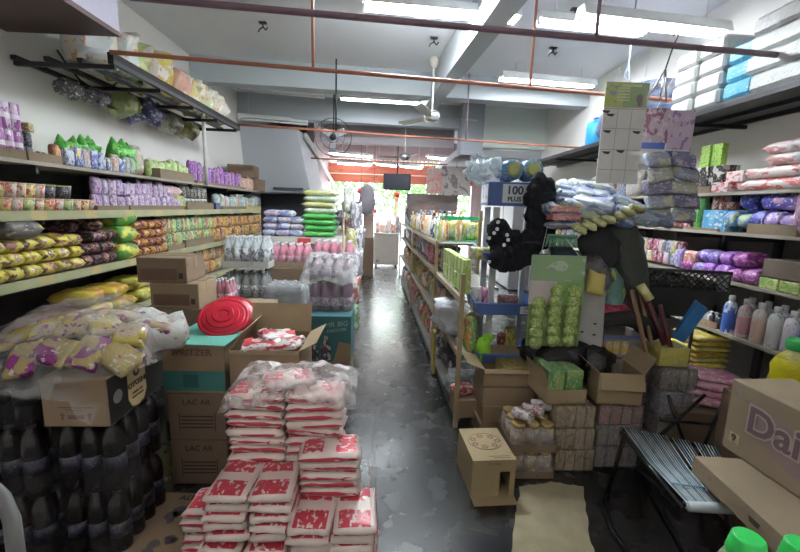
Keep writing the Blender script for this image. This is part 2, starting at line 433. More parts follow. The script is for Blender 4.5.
# ---------------------------------------------------------------- rails and pipes
def pipe(a, b, r, label, m):
    o = MB().tube([a, b], r, 10).build('overhead_pipe', m); tag(o, label, 'pipe', 'overhead pipes'); return o
def pipe_px(a, b, Z, r, label, m, ext=0):
    p = at(*a, Z=Z); q = at(*b, Z=Z); d = (q-p).normalized(); return pipe(p, q+d*ext, r, label, m), p, q
pipe_px((130, -3), (800, 57), 2.6, .017, 'violet brown overhead pipe nearest the camera', rust_violet, .3)
pipe_px((110, 52), (741, 106), 2.6, .015, 'rust red overhead pipe, second from the camera', rust)
pipe_px((230, 124), (582, 148), 2.6, .015, 'thin rust pipe farthest down the room', rust)
for a, b, Z, l, m in (((313, 0), (313, 70), 2.6, 'red hanger rod left of centre on the second pipe', rust), ((533, 10), (530, 88), 2.6, 'red hanger rod right of the ceiling beam', rust),
                   ((336, 62), (336, 131), 2.6, 'dark hanger rod by the wall fan', dark_metal), ((467, 80), (466, 140), 2.6, 'brown hanger rod by the ceiling fan', rust_violet),
                   ((597, 0), (596, 38), 2.6, 'violet hanger rod at top right', rust_violet)):
    q = at(*b, Z=Z); o = MB().tube([(q.x, q.y, Z), (q.x, q.y, 3.5)], .011).build('hanger_rod', m); tag(o, l, 'pipe', 'pipe hanger rods')
# pipes going up the stair wall
for (x, y0, z0, y1, z1, l) in ((-1.52, 8.0, 2.85, 11.6, 2.75, 'white drain pipe sloping along the pink wall'),):
    o = MB().tube([(x, 7.9, 2.9), (x, 11.8, 2.3)], .045).build('drain_pipe', white_metal); tag(o, l, 'pipe')
q = at(307, 142, Y=8.6); o = MB().tube([(q.x, 8.6, q.z), (q.x+.02, 8.6, 1.9)], .018).build('vertical_pipe', dark_metal); tag(o, 'thin dark upright pipe beside the stair underside', 'pipe')
q = at(307, 158, Y=8.6); r = at(470, 164, Y=8.8); o = MB().tube([q, (1.3, 8.75, q.z-.02)], .014).build('overhead_pipe', rust); tag(o, 'thin reddish pipe in front of the orange sign', 'pipe', 'overhead pipes')

# ---------------------------------------------------------------- fans
def fan(c, ztop, label, r=.5, rz=.4):
    t = thing('ceiling_fan', label, 'fan', c, rz, 'ceiling fans')
    MB().tube([(0, 0, .05), (0, 0, ztop-c[2]-.12)], .012).build('down_rod', white_metal, t)
    MB().lathe([(.02, 0), (.05, .03), (.06, .1), (.03, .13)], (0, 0, ztop-c[2]-.14)).build('canopy', plain('cream_canopy', (.5, .45, .38), .5), t)
    MB().lathe([(.03, -.09), (.09, -.07), (.11, -.02), (.10, .03), (.04, .06)], n=20).build('motor', plain('chrome_grey', (.55, .55, .55), .25, .7), t)
    for k in range(3):
        a = 2*PI*k/3
        M = Matrix.Rotation(a, 4, 'Z') @ Matrix.Translation((.1, 0, -.03)) @ Matrix.Rotation(.2, 4, 'X')
        mb = MB().add([(0, -.03, 0), (r*.3, -.055, 0), (r, -.06, 0), (r+.03, 0, 0), (r, .06, 0), (r*.3, .055, 0), (0, .03, 0)], [tuple(range(7))], M=M)
        mb.add([(0, -.03, .008), (r*.3, -.055, .008), (r, -.06, .008), (r+.03, 0, .008), (r, .06, .008), (r*.3, .055, .008), (0, .03, .008)], [tuple(range(6, -1, -1))], M=M)
        mb.build('blade', white_metal, t)
    return t
q = at(432, 115, Y=5.4); fan(q, 3.5, 'white three bladed ceiling fan under the long beam', .5, .15)
q = at(405, 156, Y=8.0); fan(q, 3.5, 'small white ceiling fan above the hanging television', .42, .9)
q = at(333, 137, Y=7.1)
t = thing('caged_fan', 'round caged fan hanging by the stair', 'fan', q, 0)
mb = MB()
for rr, yy in ((.31, 0), (.31, .05), (.2, -.05), (.1, -.07)):
    mb.tube([(rr*math.cos(2*PI*k/28), yy, rr*math.sin(2*PI*k/28)) for k in range(29)], .004, 5)
for k in range(16):
    a = 2*PI*k/16; mb.tube([(.05*math.cos(a), -.08, .05*math.sin(a)), (.2*math.cos(a), -.05, .2*math.sin(a)), (.31*math.cos(a), 0, .31*math.sin(a))], .0016, 4)
mb.build('cage', dark_metal, t)
MB().lathe([(.03, -.05), (.06, 0), (.06, .12), (.02, .15)], M=Matrix.Rotation(-PI/2, 4, 'X')).build('motor', dark_metal, t)
for k in range(3):
    MB().pillow((.2, .11, .01), (.13, 0, 0), 5, M=Matrix.Rotation(PI/2, 4, 'X') @ Matrix.Rotation(2*PI*k/3+.5, 4, 'Z')).build('blade', plain('grey_blade', (.3, .3, .33), .4), t)
MB().tube([(0, .08, .05), (0, .1, .33), (0, .14, 3.5-q.z)], .012).build('bracket', dark_metal, t)
# sprinkler-like ceiling fittings
for px, py, Z, l in ((263, 27, 3.45, 'small metal ceiling hook at upper left'), (553, 52, 3.45, 'small metal ceiling hook above the grey display card'), (434, 42, 3.45, 'small metal hook holding the ceiling fan'),
                     (575, 14, 3.42, 'grey bracket between the two right tubes')):
    q = at(px, py, Z=Z); mb = MB()
    mb.tube([(0, 0, .05), (0, 0, 0), (.03, 0, -.03), (.05, 0, 0)], .008, 6).tube([(0, 0, 0), (-.04, .01, -.02), (-.05, 0, -.05)], .007, 6).box((0, 0, .04), (.08, .05, .012))
    o = mb.build('ceiling_hook', dark_metal, loc=(q.x, q.y, q.z)); tag(o, l, 'hook', 'ceiling hooks')
mb = MB(); pts = [at(x, y, X=-2.585) for x, y in ((57, 50), (68, 66), (80, 80), (95, 90), (108, 89), (118, 82))]
o = mb.tube(pts, .008, 6).build('power_cable', black_plastic); tag(o, 'black cable sagging along the left wall', 'cable')
# lightbox at top left
q = at(120, 37, X=-1.85); t = thing('light_box', 'brown and lilac boxed unit high on the left wall', 'box', (0, 0, 0))
MB().b2(-2.6, -1.85, -.6, q.y, q.z, q.z+.03).build('bottom_panel', plain('brown_panel', (.10, .05, .045), .5), t)
MB().b2(-2.6, -1.85, -.6, q.y, q.z+.03, q.z+.42).build('side_panel', plain('lilac_panel', (.50, .47, .58), .5), t)

# ---------------------------------------------------------------- front of the shop
om = pack('orange_sign', (.36, .07, .035), (.38, .09, .04), (.42, .12, .06), 3, .5, bmp=0)
t = thing('shop_sign', 'long orange sign board over the shop entrance', 'sign', (0, 11.75, 0), 0)
MB().b2(-1.72, 2.5, -.04, .04, 2.3, 2.82).build('board', om, t)
MB().b2(-1.72, 2.5, -.06, -.04, 2.52, 2.54).build('stripe', plain('pale_stripe', (.9, .7, .55), .5), t)
mb = MB()
for k in range(36): mb.b2(-1.7+k*.117, -1.62+k*.117, -.05, -.02, 2.83, 2.94)
mb.build('fringe', plain('cream_fringe', (.8, .74, .62), .6), t)
q = at(397, 182, Y=9); t = thing('hanging_television', 'dark flat television hanging over the aisle', 'television', (q.x, 9, q.z), -.1)
MB().box((0, 0, 0), (.60, .06, .35), bev=.012).build('casing', plain('tv_casing', (.012, .014, .02), .5), t)
MB().box((0, -.032, .005), (.55, .004, .30)).build('screen', plain('tv_screen', (.012, .02, .045), .35), t)
MB().tube([(0, .03, .1), (0, .05, 3.5-q.z)], .015).build('ceiling_mount', dark_metal, t)
# freezer and what stands on it
t = thing('chest_freezer', 'white chest freezer at the end of the aisle', 'freezer', (.06, 11.3, 0), 0)
fz = plain('freezer_white', (.50, .48, .43), .4)
MB().box((0, 0, .46), (.70, .56, .84), bev=.03).build('cabinet', fz, t)
MB().box((0, 0, .90), (.72, .58, .05), bev=.015).build('lid', plain('freezer_lid', (.55, .55, .53), .35), t)
MB().box((-.24, -.285, .15), (.07, .01, .07)).build('badge', plain('grey_badge', (.25, .2, .13), .5), t)
for sx in (-.28, .28):
    for sy in (-.2, .2): MB().lathe([(.025, 0), (.025, .05)], (sx, sy, 0), 8).build('foot', black_plastic, t)
for i, (x, c, h, l) in enumerate(((-.25, (.75, .25, .15), .16, 'red and white packet on the freezer, leftmost'), (-.1, (.85, .55, .4), .12, 'peach coloured packet on the freezer'),
        (.05, (.8, .75, .7), .2, 'white plastic bag standing on the freezer'), (.2, (.85, .4, .25), .13, 'orange packet on the freezer'), (.3, (.3, .3, .32), .24, 'grey bag at the right end of the freezer'))):
    o = MB().pillow((.15, h*2, .13), (0, 0, 0), 6, wob=.3, seed=i, M=Matrix.Translation((0, 0, h)) @ Matrix.Rotation(PI/2, 4, 'X')).build('packet', pack('fz%d' % i, c, (.8, .75, .7)), loc=(.06+x, 11.25, .925))
    tag(o, l, 'packet', 'packets on the freezer')
# red lanterns, banners, pillar poster
for i, (px, py, Y, r, l) in enumerate(((361, 191, 11, .11, 'red lantern hanging left of the television'), (397, 195, 11.2, .09, 'red lantern hanging under the television'), (452, 201, 11, .15, 'red lantern by the right pillar'), (374, 211, 11.4, .09, 'small red ball lantern above the freezer'))):
    q = at(px, py, Y=Y); t = thing('lantern', l, 'lantern', q, 0, 'red lanterns')
    MB().ball((0, 0, 0), (r, r, r*.85), 12, 8).build('shade', plain('red_paper', (.7, .06, .03), .5), t)
    MB().tube([(0, 0, -r), (0, 0, -r*1.9)], .02).build('tassel', plain('red_paper', (.7, .06, .03), .5), t)
    MB().tube([(0, 0, r*.8), (0, 0, 3.5-q.z)], .006).build('cord', dark_metal, t)
for i, (a, b, c1, c2, l) in enumerate((((427, 168), (441, 194), (.55, .42, .38), (.7, .25, .2), 'faded red and grey banner hanging right of the television'), ((442, 166), (470, 196), (.45, .40, .38), (.2, .17, .17), 'grey mottled banner hanging beside the faded red one'))):
    p = at(*a, Y=8.9); q = at(*b, Y=8.9)
    o = MB().b2(p.x, q.x, 8.9, 8.915, q.z, p.z).build('banner', pack('banner%d' % i, c1, c2, (.5, .45, .42), 3, .7, bmp=0)); MB().tube([((p.x+q.x)/2, 8.905, p.z), ((p.x+q.x)/2, 8.905, 3.5)], .004, 6).build('cord', dark_metal, o); tag(o, l, 'banner', 'banners near the entrance')
p = at(405, 206, Y=9.4); q = at(416, 225, Y=9.4)
struct('wall_counter', MB().b2(.5, 1.7, 9.5, 9.62, 0, 1.95), plain('counter_partition', (.36, .31, .30), .7))
t = thing('notice', 'small white notice with a dark figure on the partition', 'notice', (p.x+.13, 9.49, 0), 0)
MB().b2(-.13, .13, -.008, 0, q.z, p.z).build('paper', white_pl, t); MB().b2(-.03, .03, -.012, -.008, q.z+.1, p.z-.1).build('figure', ink, t)
t = thing('added_cabinet', 'added grey cabinet darkening the right wall near the entrance', 'cabinet', (2.78, 9.2, 0))  # added cabinet, a dark cover for the bright wall behind the stand
cabm = plain('cabinet_grey', (.26, .25, .26), .5)
MB().b2(-.2, .2, -1.2, 1.6, .02, 1.95).build('body', cabm, t)
for k in range(4):
    d_ = MB().b2(-.215, -.202, -1.18+k*.69, -.52+k*.69, .06, 1.9).build('door', plain('cabinet_door', (.30, .28, .29), .45), t)
    MB().b2(-.235, -.215, -.60+k*.69, -.57+k*.69, .95, 1.1).build('handle', dark_metal, d_)
# lumpy brown sack silhouette on the gondola
q = at(424, 212, Y=8.2)
o = MB().ball((0, 0, 0), (.36, .2, .27), 16, 10, jit=.35, seed=3).build('brown_sack', plain('brown_sack_cloth', (.22, .16, .14), .85, 0, .2, 6, .3), loc=(q.x, 8.3, 1.50)); tag(o, 'lumpy brown sack on top of the aisle shelving', 'sack')
# ================================================================ WALL SHELVING
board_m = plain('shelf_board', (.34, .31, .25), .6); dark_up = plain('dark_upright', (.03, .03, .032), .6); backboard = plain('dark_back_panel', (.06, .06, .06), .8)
def strip_mat():
    m, nt, p = base('price_strip', .45); tc = nd(nt, 'ShaderNodeTexCoord'); sx = nd(nt, 'ShaderNodeSeparateXYZ'); nt.links.new(tc.outputs['Object'], sx.inputs[0])
    k = mth(nt, 'FRACT', mth(nt, 'MULTIPLY', sx.outputs[1], 2.3)); e = mth(nt, 'LESS_THAN', mth(nt, 'ABSOLUTE', mth(nt, 'SUBTRACT', k, .5)), .13)
    f = noise_tex(nt, tc.outputs['Object'], 9, 2)
    c = mix(nt, f, (.30, .31, .17), (.40, .40, .24)); c = mix(nt, mth(nt, 'MULTIPLY', e, .5), c, (.55, .40, .16)); nt.links.new(c, p.inputs['Base Color']); return m
strip_m = strip_mat()
ZL = [1.815, 1.51, 1.11, .72]; ZR = [1.79, 1.50, 1.15, .77]
def shelving(name, label, x0, x1, y0, y1, zs, front, strips, ups):
    t = thing(name, label, 'shelving', ((x0+x1)/2, (y0+y1)/2, 0)); cx, cy = (x0+x1)/2, (y0+y1)/2
    for k, z in enumerate(zs):
        MB().b2(x0-cx, x1-cx, y0-cy, y1-cy, z-.022, z).build('shelf_board', board_m, t)
        if strips[k]:
            s = 1 if front > cx else -1
            MB().b2(front-cx, front-cx+s*.012, y0-cy, y1-cy, z-.045, z+.012).build('price_strip', strip_m, t)
    for y in ups:
        xb = x0 if front > cx else x1
        s = 1 if front > cx else -1
        MB().b2(xb-cx+s*.005, xb-cx+s*.05, y-cy-.025, y-cy+.025, 0, max(zs)).build('upright', dark_up, t)
        for z in zs: MB().b2(xb-cx+s*.05, front-cx-s*.03, y-cy-.01, y-cy+.01, z-.07, z-.022).build('bracket', dark_up, t)
    return t
shelving('shelving_unit', 'long four level wall shelving along the left wall', -2.6, -2.1, 1.2, 6.9, ZL, -2.1, (0, 1, 1, 1), (1.6, 2.6, 3.6, 4.6, 5.6, 6.6))
shelving('shelving_unit', 'four level wall shelving along the right wall', 2.5, 3.0, 1.4, 7.3, ZR, 2.5, (0, 0, 0, 0), (2.0, 2.9, 3.4, 4.4, 5.4, 6.6))
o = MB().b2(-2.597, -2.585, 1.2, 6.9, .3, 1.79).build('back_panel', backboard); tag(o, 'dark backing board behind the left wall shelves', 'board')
o = MB().b2(2.985, 2.997, 1.4, 7.3, .3, 1.75).build('back_panel', plain('grey_back_panel', (.20, .19, .18), .8)); tag(o, 'grey backing board behind the right wall shelves', 'board')

# ---------------------------------------------------------------- kinds of goods (each stands on its origin, front towards -y)
def k_can(name, r, h, m, rim=True, lid=None, cat='can'):
    t = thing(name, '-', cat)
    MB().lathe([(r*.94, 0), (r, .004), (r, h-.006), (r*.93, h-.002)], n=14).build('body', m, t)
    MB().lathe([(r*.94, h-.003), (r*.98, h), (r*.9, h+.001)], n=14).build('lid', lid or plain('tin_lid', (.6, .6, .6), .3, .8), t)
    return Kind(t)
def k_cup(name, m, lidm, r=.048, h=.078):
    t = thing(name, '-', 'cup')
    MB().lathe([(r*.75, 0), (r*.98, h)], n=14).build('body', m, t)
    MB().lathe([(r, h), (r*1.04, h+.003), (r, h+.008), (r*.85, h+.007)], n=14).build('lid', lidm, t)
    return Kind(t)
def k_flat(name, d, m, cat='packet', wob=.25, n=7, e=.4, seed=1, seams=None):
    """bag lying flat; end seals as parts"""
    o = MB().pillow(d, (0, 0, d[2]/2), n, e, wob, seed=seed).build(name, m); tag(o, '-', cat); return Kind(o, d[0], True)
def k_stand(name, d, m, cat='packet', wob=.3, seed=1, n=7, e=.4):
    """pouch standing upright: width, depth, height"""
    M = Matrix.Translation((0, 0, d[2]/2)) @ Matrix.Rotation(PI/2, 4, 'X')
    o = MB().pillow((d[0], d[2], d[1]), (0, 0, 0), n, e, wob, seed=seed, M=M).build(name, m); tag(o, '-', cat); return Kind(o, d[0], True)
def k_box(name, d, m, cat='box', bev=.004):
    o = MB().box((0, 0, d[2]/2), d, bev=bev).build(name, m); tag(o, '-', cat); return Kind(o, d[0], True)
def k_tray(name, d, m=None):
    x, y, z = d; mb = MB().box((0, 0, .002), (x, y, .004))
    for sx in (-1, 1): mb.box((sx*x/2, 0, z/2), (.004, y, z))
    for sy in (-1, 1): mb.box((0, sy*y/2, z/2), (x, .004, z))
    o = mb.build(name, m or kraft_pale); tag(o, '-', 'tray'); return Kind(o)
def k_bottle(name, prof, body, capm, lab=None, n=12, caph=.02, capr=.014, lz=None, cat='bottle'):
    t = thing(name, '-', cat); h = prof[-1][1]
    MB().lathe(prof, n=n).build('body', body, t)
    MB().lathe([(capr, 0), (capr, caph), (capr*.8, caph+.002)], (0, 0, h-.004), 10).build('cap', capm, t)
    if lab:
        r = max(p[0] for p in prof)*1.012
        MB().lathe([(r, lz[0]), (r, lz[1])], n=n).build('label', lab, t)
    return Kind(t)
RS = random.Random(99)
def rowL(kind, px0, px1, z, n, tiers, th, desc, group=None, dx=.10, jit=.006, rots=.08, where='', xs=-2.1, tdx=0, YF=YL, rot0=PI/2, kinds=None, skip=()):
    """a row of goods along a wall shelf, left to right as seen"""
    y0, y1 = YF(px0), YF(px1); sp = abs(y1-y0)/n
    for k in range(tiers):
        for i in range(n):
            if (k, i) in skip: continue
            y = y0+(y1-y0)*(i+.5)/n
            kk = (kinds[(i+k) % len(kinds)] if kinds else kind)
            sgn = 1 if xs > 0 else -1
            wd = kk.w; fx = min(1.25, max(.55, sp*1.0/wd)) if kk.fit else 1; q = RS.uniform(.82, 1.14)
            l = desc+', '+nth(i, n)+((' in the '+tier(k, tiers)) if tiers > 1 else '')
            kk.put((xs+sgn*(dx+rnd(0, jit)+tdx*k), y+rnd(-jit, jit), z+k*th), rot0+rnd(-rots, rots), l, group or None, (fx*RS.uniform(.93, 1), 1, q if tiers == 1 and kk.fit else 1))
def rowR(kind, px0, px1, z, n, tiers, th, desc, **k):
    k.setdefault('xs', 2.5); k.setdefault('YF', YR); k.setdefault('rot0', -PI/2); rowL(kind, px0, px1, z, n, tiers, th, desc, **k)

purple, white = (.30, .07, .30), (.75, .72, .75)
can_p = k_can('milk_can', .038, .152, pack('can_purple', (.36, .12, .36), (.62, .50, .62), (.20, .04, .22), 1.6, .3, (2, .42, .6, (.75, .68, .74))))
can_b = k_can('milk_can', .038, .152, pack('can_blue', (.45, .62, .72), (.70, .74, .78), (.2, .3, .45), 1.6, .3))
def trayL(px0, px1, z, label, d=.055, YF=YL, xs=-2.1, m=None):
    y0, y1 = YF(px0), YF(px1)
    k_tray('cardboard_tray', (abs(y1-y0)-.01, .24, d), m).put((xs+(.135 if xs > 0 else -.135), (y0+y1)/2, z), PI/2, label, 'display trays on the shelves')
S1 = ' on the top left shelf'
trayL(-8, 36, ZL[0], 'low cardboard tray under the purple cans, nearest'); trayL(36.5, 70, ZL[0], 'low cardboard tray under dark packets beside the purple cans')
rowL(can_p, -8, 37, ZL[0]+.006, 5, 2, .154, 'purple milk can'+S1, 'purple milk cans', dx=.06, rots=1)
y0 = YL(-8)
can_p.put((-2.16, YL(10), ZL[0]+.316), .5, 'single purple can topping the pile of cans', 'purple milk cans'); can_b.put((-2.18, YL(1), ZL[0]+.316), .5, 'pale blue can on top of the purple cans at the left edge')
for i in range(4): can_p.put((-2.25, y0+.05+i*.08, ZL[0]+.006), i, 'purple milk can in the back line, '+nth(i, 4), 'purple milk cans behind')
dk = k_stand('dark_pouch', (.09, .04, .085), pack('dark_pouch', (.04, .035, .05), (.10, .12, .22), (.5, .42, .15), 3), seed=2)
rowL(dk, 37, 52, ZL[0]+.006, 2, 2, .08, 'small dark blue sachet pack beside the purple cans', 'dark sachet packs', dx=.08)
yc = k_box('tea_box', (.08, .05, .05), pack('tea_yellow', (.6, .45, .1), (.2, .15, .1))); yc.put((-2.17, YL(45), ZL[0]+.172), .2, 'small yellow topped box on the dark sachets')
rowL(k_stand('dark_pouch', (.09, .04, .055), pack('dark_pouch2', (.05, .04, .03), (.12, .10, .06), (.3, .25, .2), 3), seed=4), 50, 68, ZL[0]+.006, 3, 1, .05, 'short black sachet pack in the cardboard tray', 'dark sachet packs', dx=.08)
sach = [k_stand('drink_sachet', (.10, .05, .13), pack('sachet%d' % i, a, b, c, 2.4), seed=i) for i, (a, b, c) in enumerate((((.35, .10, .06), (.5, .3, .1), (.7, .6, .4)), ((.5, .55, .62), (.1, .15, .35), (.7, .7, .7)),
        ((.12, .16, .42), (.7, .6, .15), (.75, .75, .75)), ((.55, .50, .48), (.6, .3, .12), (.2, .25, .5)), ((.16, .2, .5), (.7, .7, .75), (.5, .5, .6))))]
rowL(sach[0], 69, 76, ZL[0], 1, 1, .1, 'dark orange drink pouch standing left of the blue pouches', dx=.07)
rowL(sach[1], 78, 134, ZL[0], 8, 1, .1, 'blue and white drink pouch'+S1, 'blue and white drink pouches', dx=.06, kinds=sach[1:], rots=.2)
gmb = MB().pillow((.26, .22, .14), (0, 0, 0), 9, .4, .5, seed=5, M=Matrix.Translation((0, 0, .11)) @ Matrix.Rotation(PI/2, 4, 'X'))
for gx2, gz2, gl2 in ((-.08, .17, -.03), (.0, .18, .03), (.08, .16, .02)): gmb.tube([(gx2, 0, gz2-.05), (gx2+gl2*.5, 0, gz2+.03), (gx2+gl2, 0, gz2+.10)], [.075, .045, .004], 7)
gb = gmb.build('green_bag', pack('green_bag', (.09, .42, .07), (.14, .55, .09), (.3, .65, .15), 1.4, .28, bmp=.9)); tag(gb, '-', 'bag'); gb = Kind(gb)
for i, (px, s, l) in enumerate(((110, .85, 'leftmost bright green bag behind the drink pouches'), (124, .95, 'middle bright green bag behind the drink pouches'), (144, 1.05, 'rightmost bright green bag at the end of the pouches'))):
    gb.put((-2.34+.08*(i == 2), YL(px), ZL[0]+.012), PI/2+rnd(-.3, .3), l, 'bright green bags', s)
rowL(k_stand('drink_sachet', (.1, .05, .15), pack('sach_grey', (.35, .38, .33), (.6, .62, .6), (.1, .3, .12), 2)), 133, 143, ZL[0], 2, 1, .1, 'clear grey sachet pack in front of the green bag', 'grey sachet packs', dx=.05)
k_stand('paper_bag', (.24, .12, .26), pack('cream_bag', (.42, .37, .28), (.5, .46, .4), (.35, .2, .15), 2), 'bag', seed=8).put((-2.3, YL(157), ZL[0]+.01), PI/2, 'cream paper bag between green and pale green packs')
trayL(164, 197, ZL[0], 'cardboard tray holding pale green packets', .09)
lg = k_stand('green_packet', (.16, .08, .19), pack('lgreen', (.38, .50, .16), (.55, .62, .35), (.15, .35, .1), 2), seed=7)
rowL(lg, 163, 199, ZL[0]+.006, 6, 1, .1, 'pale green packet standing in a tray', 'pale green packets', dx=.12, rots=.3)
pp_ = [k_stand('purple_packet', (.15, .07, .24), pack('ppk%d' % i, (.26, .07, .36), b, (.75, .6, .7), 2.4), seed=i+3) for i, b in enumerate(((.36, .12, .42), (.15, .08, .3), (.5, .3, .15)))]
rowL(None, 199, 247, ZL[0], 12, 1, .1, 'purple snack packet standing'+S1, 'purple snack packets', dx=.09, kinds=pp_, rots=.25)
trayL(200, 247, ZL[0], 'cardboard tray under the purple snack packets', .03)
rowL(k_stand('peach_packet', (.16, .08, .19), pack('peach', (.62, .38, .28), (.7, .55, .45), (.4, .15, .12))), 247, 261, ZL[0], 4, 1, .1, 'peach coloured packet near the far end of the top shelf', 'peach packets', dx=.09)
cb = k_box('brown_carton', (.42, .4, .20), kraft_dark, bev=.003)
cb.put((-2.3, YL(262), ZL[0]), PI/2, 'lower brown carton at the far end of the top left shelf'); cb.put((-2.33, YL(259), ZL[0]+.2), PI/2+.1, 'dark brown carton lying on another at the shelf end')
# second shelf: noodle cups
lidc = pack('cup_lid', (.55, .5, .4), (.6, .3, .15), (.7, .65, .5), 2)
cups = [k_cup('noodle_cup', pack('cup%d' % i, a, b, c, 2.2), lidc) for i, (a, b, c) in enumerate((((.55, .42, .30), (.35, .12, .08), (.7, .6, .5)), ((.60, .50, .18), (.5, .08, .06), (.75, .7, .6)), ((.50, .46, .40), (.55, .12, .10), (.7, .65, .6)), ((.45, .50, .20), (.12, .3, .08), (.7, .7, .55))))]
rowL(None, -6, 104, ZL[1], 11, 1, .1, 'noodle cup in the lower row on the second left shelf', 'noodle cups', dx=.07, kinds=cups, rots=1.5)
rowL(None, -6, 54, ZL[1]+.087, 6, 1, .1, 'noodle cup in the upper row on the second left shelf', 'noodle cups', dx=.07, kinds=cups[:3], rots=1.5)
bc = k_cup('noodle_cup', pack('cup_black', (.05, .05, .07), (.12, .12, .2), (.5, .45, .3)), plain('yellow_lid', (.62, .55, .2), .4))
bc.put((-2.17, YL(60), ZL[1]+.087), .5, 'black noodle cup with yellow lid on the upper row'); bc.put((-2.17, YL(75), ZL[1]+.087), .5, 'second black noodle cup with yellow lid, farther right')
for i in range(9): cups[i % 4].put((-2.28, YL(-6)+.06+i*.107, ZL[1]), i*1., 'noodle cup standing in the back line, '+nth(i, 9), 'noodle cups behind')
# purple sachet bags
pv = [k_stand('sachet_pack', (.11, .05, .13), pack('sv%d' % i, a, b, c, 2.6), seed=i+1) for i, (a, b, c) in enumerate((((.46, .36, .50), (.28, .12, .34), (.75, .72, .78)), ((.40, .30, .46), (.60, .56, .64), (.2, .08, .25)), ((.55, .48, .56), (.35, .15, .35), (.8, .78, .8))))]
rowL(None, 99, 184, ZL[1]+.006, 14, 1, .1, 'purple and white sachet pack in the lower row', 'purple and white sachet packs', dx=.05, kinds=pv, rots=.2)
rowL(None, 104, 180, ZL[1]+.122, 13, 1, .1, 'purple and white sachet pack in the upper row', 'purple and white sachet packs', dx=.08, kinds=pv, rots=.2)
trayL(99, 131, ZL[1], 'cardboard tray under the nearest purple sachets', .045); trayL(132, 186, ZL[1], 'cardboard tray under the farther purple sachets', .05)
k_flat('pink_bag', (.34, .3, .12), pack('pinkbag', (.62, .38, .42), (.7, .5, .52)), 'bag').put((-2.3, YL(181), ZL[1]+.14), PI/2, 'pink bag lying on the sachet packs')
k_stand('yellow_packet', (.18, .1, .15), pack('yel', (.55, .50, .10), (.2, .35, .1))).put((-2.18, YL(186), ZL[1]+.01), PI/2, 'yellow green packet beside the pink bag')
trayL(189, 215, ZL[1], 'open cardboard tray of jars on the second left shelf', .09)
jar = k_bottle('jar', [(.03, 0), (.034, .01), (.034, .09), (.028, .105)], pack('jarbody', (.10, .10, .09), (.35, .33, .3), (.6, .6, .5)), white_pl, caph=.02, capr=.03, cat='jar')
rowL(jar, 190, 214, ZL[1]+.006, 7, 2, .13, 'small dark jar in the tray', 'dark jars in the tray', dx=.09)
k_stand('yellow_cloth_pack', (.5, .16, .09), pack('ycl', (.55, .52, .25), (.65, .62, .4)), seed=6).put((-2.24, YL(203), ZL[1]+.262), PI/2, 'yellow packet lying over the dark jars')
k_box('blue_box', (.16, .14, .09), plain('deep_blue', (.02, .03, .18), .4)).put((-2.2, YL(220), ZL[1]), 0, 'small deep blue box beside the tray of jars')
bg = [k_stand('detergent_pouch', (.2, .08, .20), pack('bgp%d' % i, a, b, c), seed=i) for i, (a, b, c) in enumerate((((.30, .45, .50), (.55, .6, .6), (.15, .35, .2)), ((.45, .5, .32), (.7, .7, .6), (.2, .35, .45)), ((.55, .35, .3), (.6, .6, .6), (.2, .3, .4))))]
rowL(None, 222, 262, ZL[1]+.01, 11, 1, .1, 'pale green and blue pouch on the second shelf', 'green and blue pouches', dx=.1, kinds=bg, rots=.3)
trayL(224, 246, ZL[1], 'cardboard tray under pale pouches, nearer one', .05); trayL(247, 262, ZL[1], 'yellow cardboard tray under pale pouches, farther one', .05, m=plain('yellow_card', (.5, .4, .1), .6))
k_flat('blue_bag', (.3, .3, .24), pack('bluebag', (.16, .22, .32), (.3, .36, .45)), 'bag').put((-2.32, YL(263), ZL[1]), PI/2, 'dusty blue bag at the far end of the second shelf')
# third shelf: noodle packs
ny = [k_flat('noodle_pack', (.17, .24, .088), pack('ny%d' % i, a, b, c, 1.8), seed=i+2) for i, (a, b, c) in enumerate((((.62, .55, .06), (.30, .12, .10), (.6, .4, .35)), ((.58, .52, .08), (.12, .05, .04), (.55, .45, .4)), ((.64, .58, .10), (.40, .22, .18), (.7, .6, .5))))]
rowL(None, -16, 83, ZL[2]+.003, 6, 3, .082, 'yellow noodle pack on the third left shelf', 'yellow noodle packs', dx=.13, kinds=ny, rots=.1, jit=.01)
k_flat('noodle_pack', (.25, .26, .12), pack('nygrey', (.16, .15, .14), (.05, .05, .05), (.45, .4, .3), 1.4), seed=8).put((-2.2, YL(19), ZL[2]+.245), PI/2+.1, 'grey and black noodle pack lying on the yellow packs')
ny[0].put((-2.23, YL(36), ZL[2]+.26), PI/2, 'yellow and brown noodle pack heaped at the top, near the grey one'); ny[2].put((-2.27, YL(26), ZL[2]+.31), PI/2+.2, 'yellow noodle pack at the very top of the heap')
rowL(None, -16, 60, ZL[2]+.003, 6, 2, .082, 'yellow noodle pack in the back line', 'yellow noodle packs behind', dx=.38, kinds=ny)
nb = [k_flat('noodle_pack', (.18, .24, .09), pack('nb%d' % i, (.025, .015, .02), b, c, 2), seed=i+5) for i, (b, c) in enumerate((((.30, .12, .08), (.5, .35, .25)), ((.16, .06, .12), (.45, .3, .2))))]
rowL(None, 83, 116, ZL[2]+.003, 4, 3, .085, 'black noodle pack beside the yellow ones', 'black noodle packs', dx=.13, kinds=nb, skip=((2, 0),))
nb[0].put((-2.22, YL(98), ZL[2]+.26), PI/2+.25, 'black noodle pack lying skewed on top of the black ones'); nb[1].put((-2.3, YL(84), ZL[2]+.25), PI/2+.1, 'black noodle pack at top left of the black pile')
ng = k_flat('noodle_pack', (.26, .26, .15), pack('ngreen', (.12, .40, .08), (.60, .62, .10), (.35, .15, .08), 1.6), seed=4)
for k in range(3): ng.put((-2.22, YL(127), ZL[2]+k*.14), PI/2+rnd(-.1, .1), 'big green and yellow noodle pack, '+('at the bottom', 'in the middle', 'at the top')[k], 'green noodle packs')
